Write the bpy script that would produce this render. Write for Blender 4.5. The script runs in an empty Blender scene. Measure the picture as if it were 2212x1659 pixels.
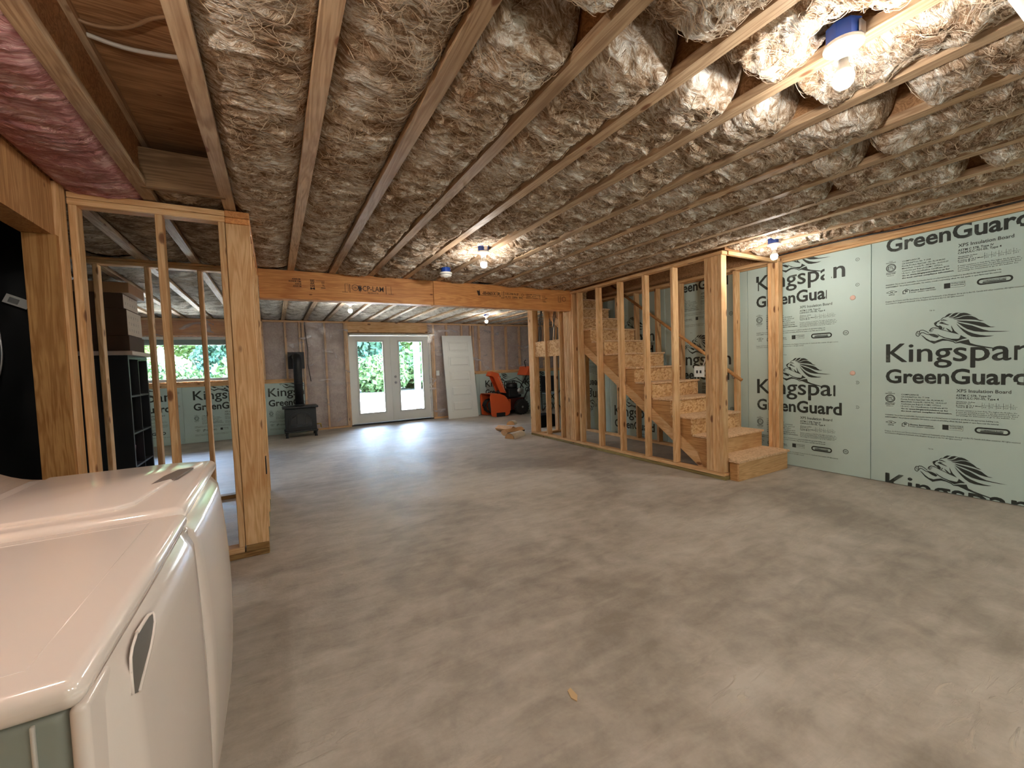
import bpy, bmesh, math, random
import numpy as np
from mathutils import Vector, Matrix
from mathutils.geometry import tessellate_polygon
random.seed(7); rng = np.random.default_rng(7)
SC = bpy.context.scene; COL = SC.collection
# ---------------------------------------------------------------- camera, world, light, exposure
cd = bpy.data.cameras.new('camera'); cam = bpy.data.objects.new('camera', cd); COL.objects.link(cam)
cd.sensor_width = 36.0; cd.lens = 36.0 * 900.0 / 2212.0; cd.clip_start = 0.02; cd.clip_end = 300
R_ = ((0.868023, -0.49527271, -0.03522806), (-0.05304824, -0.02196193, -0.99835042), (0.49368204, 0.86845991, -0.04533681))
m = Matrix.Identity(4)
for i in range(3):
    m[i][0] = R_[0][i]; m[i][1] = -R_[1][i]; m[i][2] = -R_[2][i]
m[2][3] = 1.24
cam.matrix_world = m; SC.camera = cam
SC.view_settings.view_transform = 'Standard'; SC.view_settings.look = 'None'
SC.view_settings.gamma = 1.0; SC.view_settings.use_curve_mapping = False
SC.view_settings.exposure = 3.22
SC.cycles.use_denoising = True
SC.cycles.max_bounces = 8; SC.cycles.diffuse_bounces = 5; SC.cycles.glossy_bounces = 4
SC.cycles.transparent_max_bounces = 12; SC.cycles.caustics_reflective = False; SC.cycles.caustics_refractive = False
SC.cycles.sample_clamp_indirect = 6.0
W = bpy.data.worlds.new('sky'); SC.world = W; W.use_nodes = True
wn = W.node_tree.nodes; wl = W.node_tree.links
sky = wn.new('ShaderNodeTexSky'); sky.sky_type = 'NISHITA'; sky.sun_disc = False
sky.sun_elevation = math.radians(52); sky.sun_rotation = math.radians(60); sky.air_density = 1.0; sky.dust_density = 1.2
wn['Background'].inputs['Strength'].default_value = 1.25
wl.new(sky.outputs['Color'], wn['Background'].inputs['Color'])
sd = bpy.data.lights.new('sun', 'SUN'); sd.energy = 9.0; sd.angle = math.radians(1.0); sd.color = (1, 0.98, 0.95)
so = bpy.data.objects.new('sun', sd); COL.objects.link(so); so.rotation_euler = (math.radians(-28), math.radians(38), 0)
BULB = 72.0          # emission strength of the bare bulbs
BULB_COL = (1.0, 0.94, 0.86)
def portal(x0, x1, z0, z1, y):
    l = bpy.data.lights.new('daylight_portal', 'AREA'); l.shape = 'RECTANGLE'; l.size = x1 - x0; l.size_y = z1 - z0
    l.cycles.is_portal = True
    o = bpy.data.objects.new('daylight_portal', l); COL.objects.link(o)
    o.location = ((x0 + x1) / 2, y, (z0 + z1) / 2); o.rotation_euler = (math.radians(-90), 0, 0)
portal(1.50, 3.25, 0.05, 2.0, 10.02)
portal(-3.0, -0.76, 1.2, 1.95, 10.02)

# ---------------------------------------------------------------- geometry helpers
class G:
    """collects vertices and faces"""
    def __init__(s): s.v = []; s.f = []; s.sm = []
    def add(s, vs, fs, smooth=False):
        n = len(s.v); s.v += [tuple(p) for p in vs]; s.f += [tuple(i + n for i in f) for f in fs]; s.sm += [smooth] * len(fs); return s
    def box(s, x0, x1, y0, y1, z0, z1):
        return s.add([(x0,y0,z0),(x1,y0,z0),(x1,y1,z0),(x0,y1,z0),(x0,y0,z1),(x1,y0,z1),(x1,y1,z1),(x0,y1,z1)],
                     [(3,2,1,0),(4,5,6,7),(0,1,5,4),(1,2,6,5),(2,3,7,6),(3,0,4,7)])
    def bar(s, a, b, w, h, up=(0,0,1)):
        """box from a to b with width w and height h"""
        a = Vector(a); b = Vector(b); d = (b - a).normalized(); sd = d.cross(Vector(up)).normalized(); u = sd.cross(d)
        P = []
        for p in (a, b):
            for i, j in ((-1,-1),(1,-1),(1,1),(-1,1)): P.append(p + sd * i * w / 2 + u * j * h / 2)
        return s.add(P, [(3,2,1,0),(4,5,6,7),(0,1,5,4),(1,2,6,5),(2,3,7,6),(3,0,4,7)])
    def prism(s, poly, axis, a0, a1, smooth=False):
        """extrude a polygon of 2d points along an axis: x -> (y,z), y -> (x,z), z -> (x,y)"""
        def P(p, a): return {'x': (a, p[0], p[1]), 'y': (p[0], a, p[1]), 'z': (p[0], p[1], a)}[axis]
        n = len(poly); vs = [P(p, a0) for p in poly] + [P(p, a1) for p in poly]
        fs = [(i, (i+1) % n, n + (i+1) % n, n + i) for i in range(n)]
        tr = tessellate_polygon([[Vector((p[0], p[1], 0)) for p in poly]])
        s.add(vs, fs, smooth); k = len(s.v) - 2 * n
        for t in tr:
            s.f.append(tuple(k + i for i in t)); s.sm.append(False); s.f.append(tuple(k + n + i for i in reversed(t))); s.sm.append(False)
        return s
    def tube(s, pts, r, n=8, cap=True, smooth=True, fair=0):
        for _ in range(fair):
            q = [Vector(p) for p in pts]; pts = [q[0]] + [w_ for a, b in zip(q[:-1], q[1:]) for w_ in (a.lerp(b, 0.25), a.lerp(b, 0.75))] + [q[-1]]
        pts = [Vector(p) for p in pts]; rr = r if isinstance(r, (list, tuple)) else [r] * len(pts)
        ref = None; rings = []
        for i, p in enumerate(pts):
            d = (pts[min(i+1, len(pts)-1)] - pts[max(i-1, 0)]).normalized()
            if ref is None: ref = d.orthogonal().normalized()
            ref = (ref - d * ref.dot(d)).normalized(); u = d.cross(ref)
            rings.append([p + (ref * math.cos(2*math.pi*k/n) + u * math.sin(2*math.pi*k/n)) * rr[i] for k in range(n)])
        vs = [v for rg in rings for v in rg]; fs = []
        for i in range(len(pts) - 1):
            for k in range(n): fs.append((i*n+k, i*n+(k+1) % n, (i+1)*n+(k+1) % n, (i+1)*n+k))
        s.add(vs, fs, smooth)
        if cap:
            k0 = len(s.v) - len(vs)
            s.f.append(tuple(k0 + i for i in reversed(range(n)))); s.f.append(tuple(len(s.v) - n + i for i in range(n))); s.sm += [False, False]
        return s
    def lathe(s, prof, c=(0,0,0), n=24, axis='z', smooth=True):
        """prof: (radius, height) pairs"""
        vs = []
        for r, h in prof:
            for k in range(n):
                a = 2*math.pi*k/n; p = (r*math.cos(a), r*math.sin(a), h)
                if axis == 'y': p = (p[0], h, p[1])
                if axis == 'x': p = (h, p[0], p[1])
                vs.append((p[0]+c[0], p[1]+c[1], p[2]+c[2]))
        fs = []
        for i in range(len(prof) - 1):
            for k in range(n): fs.append((i*n+k, i*n+(k+1) % n, (i+1)*n+(k+1) % n, (i+1)*n+k))
        fs.append(tuple(reversed(range(n)))); fs.append(tuple((len(prof)-1)*n + i for i in range(n)))
        return s.add(vs, fs, smooth)
def mesh_of(name, g):
    me = bpy.data.meshes.new(name); me.from_pydata([tuple(v) for v in g.v], [], g.f); me.validate()
    if len(g.sm) == len(me.polygons): me.polygons.foreach_set('use_smooth', g.sm)
    bm = bmesh.new(); bm.from_mesh(me); bmesh.ops.recalc_face_normals(bm, faces=bm.faces); bm.to_mesh(me); bm.free()
    return me
def obj(name, g, mat, parent=None, bevel=0, segs=2, smooth=False, world=True):
    """link one mesh object; coordinates are world ones unless world=False"""
    me = g if isinstance(g, bpy.types.Mesh) else mesh_of(name, g)
    if bevel or smooth:
        bm = bmesh.new(); bm.from_mesh(me)
        if bevel: bmesh.ops.bevel(bm, geom=[e for e in bm.edges if e.calc_face_angle(0) > 0.5], offset=bevel, segments=segs, profile=0.5, affect='EDGES', clamp_overlap=True)
        if smooth:
            for f in bm.faces: f.smooth = True
        bm.to_mesh(me); bm.free()
    if world and parent is not None:
        t = parent.location.copy(); q = parent.parent
        while q is not None: t += q.location; q = q.parent
        me.transform(Matrix.Translation(-t))
    o = bpy.data.objects.new(name, me); COL.objects.link(o)
    if mat is not None:
        me.materials.clear(); me.materials.append(mat)
    if parent is not None: o.parent = parent
    return o
def thing(name, label, cat, loc=(0,0,0), group=None, kind=None, rot=0):
    o = bpy.data.objects.new(name, None); COL.objects.link(o); o.location = loc; o.rotation_euler = (0,0,rot); o.empty_display_size = 0.1
    if label: o['label'] = label
    if cat: o['category'] = cat
    if group: o['group'] = group
    if kind: o['kind'] = kind
    return o
def tag(o, label, cat, group=None, kind=None):
    o['label'] = label; o['category'] = cat
    if group: o['group'] = group
    if kind: o['kind'] = kind
    return o
def base_origin(o, p):
    """put the origin of a one-mesh thing at p"""
    o.data.transform(Matrix.Translation(-Vector(p))); o.location = p; return o
ORD = ['zeroth','first','second','third','fourth','fifth','sixth','seventh','eighth','ninth','tenth','eleventh','twelfth','thirteenth','fourteenth']

# ---------------------------------------------------------------- noise on arrays
def _h(ix, iy, s):
    n = (ix.astype(np.int64) * 374761393 + iy.astype(np.int64) * 668265263 + s * 974711) & 0x7fffffff
    n = ((n ^ (n >> 13)) * 1274126177) & 0x7fffffff
    return ((n ^ (n >> 16)) & 0xffff) / 65535.0
def vn(x, y, s=0):
    x0 = np.floor(x); y0 = np.floor(y); fx = x - x0; fy = y - y0
    fx = fx*fx*fx*(fx*(fx*6-15)+10); fy = fy*fy*fy*(fy*(fy*6-15)+10)
    a = _h(x0, y0, s); b = _h(x0+1, y0, s); c = _h(x0, y0+1, s); d = _h(x0+1, y0+1, s)
    return (a*(1-fx)+b*fx)*(1-fy) + (c*(1-fx)+d*fx)*fy
def fbm(x, y, s=0, o=4):
    t = 0; a = 0.5
    for i in range(o): t = t + a * vn(x, y, s+i*17); x = x*2.03+3.1; y = y*2.03+1.7; a *= 0.5
    return t
def ridge(x, y, s=0, o=3):
    t = 0; a = 0.55
    for i in range(o): t = t + a * (1 - np.abs(2*vn(x, y, s+i*29)-1))**1.6; x = x*2.1+1.3; y = y*2.1+5.2; a *= 0.5
    return t

# ---------------------------------------------------------------- materials
def new_mat(name):
    mt = bpy.data.materials.new(name); mt.use_nodes = True
    return mt, mt.node_tree.nodes, mt.node_tree.links, mt.node_tree.nodes['Principled BSDF']
def srgb(r, g, b):
    f = lambda c: (c/255/12.92) if c/255 <= 0.04045 else ((c/255+0.055)/1.055)**2.4
    return (f(r), f(g), f(b), 1)
def plain(name, col, rough=0.5, metal=0.0, spec=0.5, bump=0, bscale=80, var=0.0, vscale=8):
    mt, n, l, b = new_mat(name)
    b.inputs['Base Color'].default_value = col; b.inputs['Roughness'].default_value = rough
    b.inputs['Metallic'].default_value = metal; b.inputs['Specular IOR Level'].default_value = spec
    if bump or var:
        tc = n.new('ShaderNodeTexCoord')
    if var:
        no = n.new('ShaderNodeTexNoise'); no.inputs['Scale'].default_value = vscale; no.inputs['Detail'].default_value = 5
        l.new(tc.outputs['Object'], no.inputs['Vector']); mx = n.new('ShaderNodeMix'); mx.data_type = 'RGBA'
        mx.inputs[6].default_value = tuple(c*(1-var) for c in col[:3])+(1,); mx.inputs[7].default_value = tuple(min(1, c*(1+var)) for c in col[:3])+(1,)
        l.new(no.outputs['Fac'], mx.inputs[0]); l.new(mx.outputs[2], b.inputs['Base Color'])
    if bump:
        n2 = n.new('ShaderNodeTexNoise'); n2.inputs['Scale'].default_value = bscale; n2.inputs['Detail'].default_value = 4
        l.new(tc.outputs['Object'], n2.inputs['Vector']); bu = n.new('ShaderNodeBump'); bu.inputs['Strength'].default_value = bump; bu.inputs['Distance'].default_value = 0.002
        l.new(n2.outputs['Fac'], bu.inputs['Height']); l.new(bu.outputs['Normal'], b.inputs['Normal'])
    return mt
def ramp(n, stops):
    r = n.new('ShaderNodeValToRGB'); e = r.color_ramp.elements
    while len(e) < len(stops): e.new(0.5)
    for i, (p, c) in enumerate(stops): e[i].position = p; e[i].color = c
    return r
def wood(name, light, dark, axis='z', knots=1.0, rough=0.62, knot_col=srgb(112,64,34)):
    mt, n, l, b = new_mat(name); b.inputs['Roughness'].default_value = rough; b.inputs['Specular IOR Level'].default_value = 0.3
    tc = n.new('ShaderNodeTexCoord'); oi = n.new('ShaderNodeObjectInfo'); sc = n.new('ShaderNodeVectorMath'); sc.operation = 'SCALE'
    cx = n.new('ShaderNodeCombineXYZ'); mul = n.new('ShaderNodeMath'); mul.operation = 'MULTIPLY'; mul.inputs[1].default_value = 37.0
    l.new(oi.outputs['Random'], mul.inputs[0])
    for i in range(3): l.new(mul.outputs[0], cx.inputs[i])
    ad = n.new('ShaderNodeVectorMath'); ad.operation = 'ADD'; l.new(tc.outputs['Object'], ad.inputs[0]); l.new(cx.outputs[0], ad.inputs[1])
    st = {'x': (0.06,1,1), 'y': (1,0.06,1), 'z': (1,1,0.06)}[axis]
    mp = n.new('ShaderNodeMapping'); mp.inputs['Scale'].default_value = st; l.new(ad.outputs[0], mp.inputs['Vector'])
    n1 = n.new('ShaderNodeTexNoise'); n1.inputs['Scale'].default_value = 14; n1.inputs['Detail'].default_value = 3; n1.inputs['Distortion'].default_value = 1.2
    l.new(mp.outputs[0], n1.inputs['Vector'])
    wv = n.new('ShaderNodeMath'); wv.operation = 'MULTIPLY'; wv.inputs[1].default_value = 42; l.new(n1.outputs['Fac'], wv.inputs[0])
    sn = n.new('ShaderNodeMath'); sn.operation = 'SINE'; l.new(wv.outputs[0], sn.inputs[0])
    n2 = n.new('ShaderNodeTexNoise'); n2.inputs['Scale'].default_value = 160; n2.inputs['Detail'].default_value = 3; l.new(mp.outputs[0], n2.inputs['Vector'])
    n3 = n.new('ShaderNodeTexNoise'); n3.inputs['Scale'].default_value = 3.5; n3.inputs['Detail'].default_value = 4; l.new(ad.outputs[0], n3.inputs['Vector'])
    s1 = n.new('ShaderNodeMath'); s1.operation = 'MULTIPLY_ADD'; s1.inputs[1].default_value = 0.16; s1.inputs[2].default_value = 0.0; l.new(sn.outputs[0], s1.inputs[0])
    s2 = n.new('ShaderNodeMath'); s2.operation = 'MULTIPLY_ADD'; s2.inputs[1].default_value = 0.5; l.new(n2.outputs['Fac'], s2.inputs[0]); l.new(s1.outputs[0], s2.inputs[2])
    s3 = n.new('ShaderNodeMath'); s3.operation = 'MULTIPLY_ADD'; s3.inputs[1].default_value = 0.6; l.new(n3.outputs['Fac'], s3.inputs[0]); l.new(s2.outputs[0], s3.inputs[2])
    rp = ramp(n, [(0.28, light), (0.85, dark)]); l.new(s3.outputs[0], rp.inputs[0])
    # knots
    kst = {'x': (3.6,8,8), 'y': (8,3.6,8), 'z': (8,8,3.6)}[axis]
    mk = n.new('ShaderNodeMapping'); mk.inputs['Scale'].default_value = kst; l.new(ad.outputs[0], mk.inputs['Vector'])
    vo = n.new('ShaderNodeTexVoronoi'); vo.inputs['Scale'].default_value = 1.0; l.new(mk.outputs[0], vo.inputs['Vector'])
    kr = ramp(n, [(0.0, (1,1,1,1)), (0.11*knots+0.001, (0.8,0.8,0.8,1)), (0.16*knots+0.002, (0,0,0,1))]); l.new(vo.outputs['Distance'], kr.inputs[0])
    mx = n.new('ShaderNodeMix'); mx.data_type = 'RGBA'; l.new(kr.outputs[0], mx.inputs[0]); l.new(rp.outputs[0], mx.inputs[6]); mx.inputs[7].default_value = knot_col
    # board to board tone
    hv = n.new('ShaderNodeHueSaturation'); mr = n.new('ShaderNodeMapRange'); mr.inputs['To Min'].default_value = 0.82; mr.inputs['To Max'].default_value = 1.12
    l.new(oi.outputs['Random'], mr.inputs['Value']); l.new(mr.outputs[0], hv.inputs['Value']); l.new(mx.outputs[2], hv.inputs['Color'])
    l.new(hv.outputs[0], b.inputs['Base Color'])
    bu = n.new('ShaderNodeBump'); bu.inputs['Strength'].default_value = 0.25; bu.inputs['Distance'].default_value = 0.002
    l.new(n2.outputs['Fac'], bu.inputs['Height']); l.new(bu.outputs['Normal'], b.inputs['Normal'])
    return mt
ST_L, ST_D = srgb(236,198,150), srgb(202,150,98)
STUD = {a: wood('spruce_' + a, ST_L, ST_D, a) for a in 'xyz'}
JOIST = {a: wood('aged_flange_' + a, srgb(206,178,144), srgb(156,124,94), a, knots=0.8) for a in 'xy'}
LVL = {a: wood('lvl_' + a, srgb(230,168,104), srgb(194,124,70), a, knots=0.55, rough=0.5) for a in 'xyz'}
PLYW = wood('old_plywood', srgb(186,142,100), srgb(128,88,56), 'x', knots=0.3)
PLYV = wood('amber_plywood', srgb(206,156,96), srgb(158,106,56), 'z', knots=0.6)
TREATED = wood('treated_lumber', srgb(176,160,104), srgb(120,100,58), 'y', knots=0.6)
TREATEDX = wood('treated_lumber_x', srgb(166,134,84), srgb(110,78,44), 'x', knots=0.6)
def osb(name, a, b_, c, scale=38):
    mt, n, l, b = new_mat(name); b.inputs['Roughness'].default_value = 0.7; b.inputs['Specular IOR Level'].default_value = 0.25
    tc = n.new('ShaderNodeTexCoord'); no = n.new('ShaderNodeTexNoise'); no.inputs['Scale'].default_value = 9; l.new(tc.outputs['Object'], no.inputs['Vector'])
    mx0 = n.new('ShaderNodeMix'); mx0.data_type = 'VECTOR'; mx0.inputs[0].default_value = 0.06; l.new(tc.outputs['Object'], mx0.inputs[4]); l.new(no.outputs['Color'], mx0.inputs[5])
    mp = n.new('ShaderNodeMapping'); mp.inputs['Scale'].default_value = (1, 1, 1.7); mp.inputs['Rotation'].default_value = (0.5, 0.7, 0.3); l.new(mx0.outputs[1], mp.inputs['Vector'])
    vo = n.new('ShaderNodeTexVoronoi'); vo.inputs['Scale'].default_value = scale; l.new(mp.outputs[0], vo.inputs['Vector'])
    sp = n.new('ShaderNodeSeparateColor'); l.new(vo.outputs['Color'], sp.inputs[0])
    rp = ramp(n, [(0.0, c), (0.35, a), (0.8, b_)]); l.new(sp.outputs[0], rp.inputs[0]); l.new(rp.outputs[0], b.inputs['Base Color'])
    bu = n.new('ShaderNodeBump'); bu.inputs['Strength'].default_value = 0.3; bu.inputs['Distance'].default_value = 0.002
    l.new(sp.outputs[1], bu.inputs['Height']); l.new(bu.outputs['Normal'], b.inputs['Normal'])
    return mt
OSB = osb('osb', srgb(214,170,120), srgb(232,198,150), srgb(186,136,90))
OSB_D = osb('osb_brown', srgb(138,94,58), srgb(168,120,78), srgb(98,62,36))
def insulation(name, dark, mid, light, streak=1.0):
    mt, n, l, b = new_mat(name); b.inputs['Roughness'].default_value = 0.95; b.inputs['Specular IOR Level'].default_value = 0.1
    tc = n.new('ShaderNodeTexCoord')
    wp = n.new('ShaderNodeTexNoise'); wp.inputs['Scale'].default_value = 5; wp.inputs['Detail'].default_value = 2; l.new(tc.outputs['Object'], wp.inputs['Vector'])
    mx0 = n.new('ShaderNodeMix'); mx0.data_type = 'VECTOR'; mx0.inputs[0].default_value = 0.16; l.new(tc.outputs['Object'], mx0.inputs[4]); l.new(wp.outputs['Color'], mx0.inputs[5])
    mp = n.new('ShaderNodeMapping'); mp.inputs['Scale'].default_value = (1.0/ (1+1.6*streak), 1+0.8*streak, 1); l.new(mx0.outputs[1], mp.inputs['Vector'])
    n1 = n.new('ShaderNodeTexNoise'); n1.inputs['Scale'].default_value = 34; n1.inputs['Detail'].default_value = 8; n1.inputs['Roughness'].default_value = 0.78; n1.inputs['Distortion'].default_value = 0.8
    l.new(mp.outputs[0], n1.inputs['Vector'])
    n2 = n.new('ShaderNodeTexNoise'); n2.inputs['Scale'].default_value = 6; n2.inputs['Detail'].default_value = 4; l.new(tc.outputs['Object'], n2.inputs['Vector'])
    ad = n.new('ShaderNodeMath'); ad.operation = 'MULTIPLY_ADD'; ad.inputs[1].default_value = 0.55; l.new(n2.outputs['Fac'], ad.inputs[0]); l.new(n1.outputs['Fac'], ad.inputs[2])
    rp = ramp(n, [(0.66, dark), (0.78, mid), (0.90, light)]); l.new(ad.outputs[0], rp.inputs[0]); l.new(rp.outputs[0], b.inputs['Base Color'])
    n3 = n.new('ShaderNodeTexNoise'); n3.inputs['Scale'].default_value = 75; n3.inputs['Detail'].default_value = 5; n3.inputs['Distortion'].default_value = 1.5; l.new(mp.outputs[0], n3.inputs['Vector'])
    bu = n.new('ShaderNodeBump'); bu.inputs['Strength'].default_value = 1.0; bu.inputs['Distance'].default_value = 0.014
    l.new(n3.outputs['Fac'], bu.inputs['Height']); l.new(bu.outputs['Normal'], b.inputs['Normal'])
    return mt
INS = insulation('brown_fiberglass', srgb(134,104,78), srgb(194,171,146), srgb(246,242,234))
INS_F = insulation('daylight_tint_fiberglass', srgb(156,146,132), srgb(226,220,208), srgb(250,247,240), 1.6)  # brown batts of the far section, daylight on them put into a paler colour
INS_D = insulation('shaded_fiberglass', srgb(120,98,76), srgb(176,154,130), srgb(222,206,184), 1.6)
PINK = insulation('pink_fiberglass', srgb(184,124,124), srgb(208,152,150), srgb(232,192,186), 1.8)
GREY_I = insulation('wall_fiberglass', srgb(186,166,157), srgb(200,182,172), srgb(214,198,189), 0.0)
def concrete():
    mt, n, l, b = new_mat('concrete_floor'); tc = n.new('ShaderNodeTexCoord')
    def noise(s, d=5, dist=0.0, vec=None, rough=0.55):
        q = n.new('ShaderNodeTexNoise'); q.inputs['Scale'].default_value = s; q.inputs['Detail'].default_value = d; q.inputs['Distortion'].default_value = dist; q.inputs['Roughness'].default_value = rough
        l.new(vec or tc.outputs['Object'], q.inputs['Vector']); return q
    a = noise(0.8, 6, 0.8); c = noise(6, 9, 0.3, rough=0.62); f = noise(60, 4)
    mp = n.new('ShaderNodeMapping'); mp.inputs['Rotation'].default_value = (0, 0, 0.6); mp.inputs['Scale'].default_value = (1, 3.2, 1); l.new(tc.outputs['Object'], mp.inputs['Vector'])
    g = noise(3.0, 7, 0.7, mp.outputs[0], 0.62)
    m1 = n.new('ShaderNodeMath'); m1.operation = 'MULTIPLY_ADD'; m1.inputs[1].default_value = 0.55; l.new(c.outputs['Fac'], m1.inputs[0]); l.new(a.outputs['Fac'], m1.inputs[2])
    m2 = n.new('ShaderNodeMath'); m2.operation = 'MULTIPLY_ADD'; m2.inputs[1].default_value = 0.45; l.new(g.outputs['Fac'], m2.inputs[0]); l.new(m1.outputs[0], m2.inputs[2])
    m3 = n.new('ShaderNodeMath'); m3.operation = 'MULTIPLY_ADD'; m3.inputs[1].default_value = 0.10; l.new(f.outputs['Fac'], m3.inputs[0]); l.new(m2.outputs[0], m3.inputs[2])
    rp = ramp(n, [(0.82, srgb(144,134,123)), (1.05, srgb(172,162,150)), (1.28, srgb(194,185,174))])
    sc = n.new('ShaderNodeMath'); sc.operation = 'MULTIPLY'; sc.inputs[1].default_value = 1.0; l.new(m3.outputs[0], sc.inputs[0])
    mr = n.new('ShaderNodeMapRange'); mr.inputs['From Min'].default_value = 0.8; mr.inputs['From Max'].default_value = 1.3; l.new(sc.outputs[0], mr.inputs['Value'])
    rp.color_ramp.elements[0].position = 0.1; rp.color_ramp.elements[1].position = 0.5; rp.color_ramp.elements[2].position = 0.9
    l.new(mr.outputs[0], rp.inputs[0])
    # ridged trowel flakes of their own darker shade
    mp2 = n.new('ShaderNodeMapping'); mp2.inputs['Rotation'].default_value = (0, 0, -0.5); mp2.inputs['Scale'].default_value = (1, 4.5, 1); l.new(tc.outputs['Object'], mp2.inputs['Vector'])
    vo = noise(4.5, 6, 1.6, mp2.outputs[0], 0.6); kr = ramp(n, [(0.56, (0,0,0,1)), (0.66, (1,1,1,1))]); l.new(vo.outputs['Fac'], kr.inputs[0])
    gate = ramp(n, [(0.48, (0,0,0,1)), (0.60, (0.6,0.6,0.6,1))]); l.new(a.outputs['Fac'], gate.inputs[0])
    km = n.new('ShaderNodeMath'); km.operation = 'MULTIPLY'; l.new(kr.outputs[0], km.inputs[0]); l.new(gate.outputs[0], km.inputs[1])
    mx = n.new('ShaderNodeMix'); mx.data_type = 'RGBA'; l.new(km.outputs[0], mx.inputs[0]); l.new(rp.outputs[0], mx.inputs[6]); mx.inputs[7].default_value = srgb(200,188,170)
    l.new(mx.outputs[2], b.inputs['Base Color'])
    rr = n.new('ShaderNodeMapRange'); rr.inputs['From Min'].default_value = 0.3; rr.inputs['From Max'].default_value = 0.7; rr.inputs['To Min'].default_value = 0.40; rr.inputs['To Max'].default_value = 0.58
    l.new(c.outputs['Fac'], rr.inputs['Value']); l.new(rr.outputs[0], b.inputs['Roughness'])
    b.inputs['Specular IOR Level'].default_value = 0.34
    bu = n.new('ShaderNodeBump'); bu.inputs['Strength'].default_value = 0.8; bu.inputs['Distance'].default_value = 0.010
    bm_ = n.new('ShaderNodeMath'); bm_.operation = 'MULTIPLY_ADD'; bm_.inputs[1].default_value = 0.15; l.new(f.outputs['Fac'], bm_.inputs[0]); l.new(m2.outputs[0], bm_.inputs[2])
    fk = n.new('ShaderNodeMath'); fk.operation = 'MULTIPLY_ADD'; fk.inputs[1].default_value = 0.5; l.new(km.outputs[0], fk.inputs[0]); l.new(bm_.outputs[0], fk.inputs[2]); l.new(fk.outputs[0], bu.inputs['Height']); l.new(bu.outputs['Normal'], b.inputs['Normal'])
    return mt
CONC = concrete()
FOAM = plain('green_foam', srgb(188,208,203), 0.55, spec=0.35, bump=0.25, bscale=120, var=0.07, vscale=2.5)
def ink():
    mt, n, l, b = new_mat('print_ink'); b.inputs['Roughness'].default_value = 0.6
    tc = n.new('ShaderNodeTexCoord'); no = n.new('ShaderNodeTexNoise'); no.inputs['Scale'].default_value = 4; no.inputs['Detail'].default_value = 8; no.inputs['Roughness'].default_value = 0.75
    l.new(tc.outputs['Object'], no.inputs['Vector']); rp = ramp(n, [(0.56, srgb(44,50,46)), (0.70, srgb(110,120,112))]); l.new(no.outputs['Fac'], rp.inputs[0]); l.new(rp.outputs[0], b.inputs['Base Color'])
    return mt
INK = ink()
BLACK = plain('matte_black', srgb(24,25,27), 0.5)
CAST = plain('cast_iron', srgb(36,40,42), 0.45, bump=0.15, bscale=200)
WHITE_P = plain('white_paint', srgb(226,228,224), 0.4)
ENAMEL = plain('white_enamel', srgb(232,220,212), 0.12, spec=0.6)
ENAMEL_S = plain('enamel_side', srgb(206,200,192), 0.3)
PORC = plain('porcelain', srgb(240,238,232), 0.25)
BLUE = plain('blue_plastic', srgb(30,70,160), 0.4)
CARD = plain('cardboard', srgb(150,112,78), 0.8, var=0.08)
CARD_D = plain('cardboard_dark', srgb(78,56,40), 0.8, var=0.1)
CARD_W = plain('cardboard_printed', srgb(198,184,168), 0.7, var=0.05)
ORANGE = plain('orange_paint', srgb(214,92,46), 0.35)
TYRE = plain('rubber', srgb(26,26,27), 0.8, bump=0.2)
STEEL = plain('steel', srgb(170,170,172), 0.3, metal=0.9)
GREYM = plain('grey_metal', srgb(150,152,150), 0.35, metal=0.3)
WIRE = plain('cable_sheath', srgb(196,188,176), 0.5)
WIRE_D = plain('cable_dark', srgb(60,58,56), 0.5)
def emis(name, col, s):
    mt, n, l, b = new_mat(name); b.inputs['Base Color'].default_value = (1,1,1,1)
    b.inputs['Emission Color'].default_value = col + (1,); b.inputs['Emission Strength'].default_value = s; return mt
GLOW = emis('bulb_glow', BULB_COL, BULB)
def glass():
    mt, n, l, b = new_mat('window_glass'); n.remove(b); out = n['Material Output']
    t = n.new('ShaderNodeBsdfTransparent'); g = n.new('ShaderNodeBsdfGlossy'); g.inputs['Roughness'].default_value = 0.02; t.inputs[0].default_value = (0.93, 0.97, 0.96, 1)
    f = n.new('ShaderNodeFresnel'); f.inputs[0].default_value = 1.45; mx = n.new('ShaderNodeMixShader'); l.new(f.outputs[0], mx.inputs[0]); l.new(t.outputs[0], mx.inputs[1]); l.new(g.outputs[0], mx.inputs[2])
    l.new(mx.outputs[0], out.inputs[0]); return mt
GLASS = glass()
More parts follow.
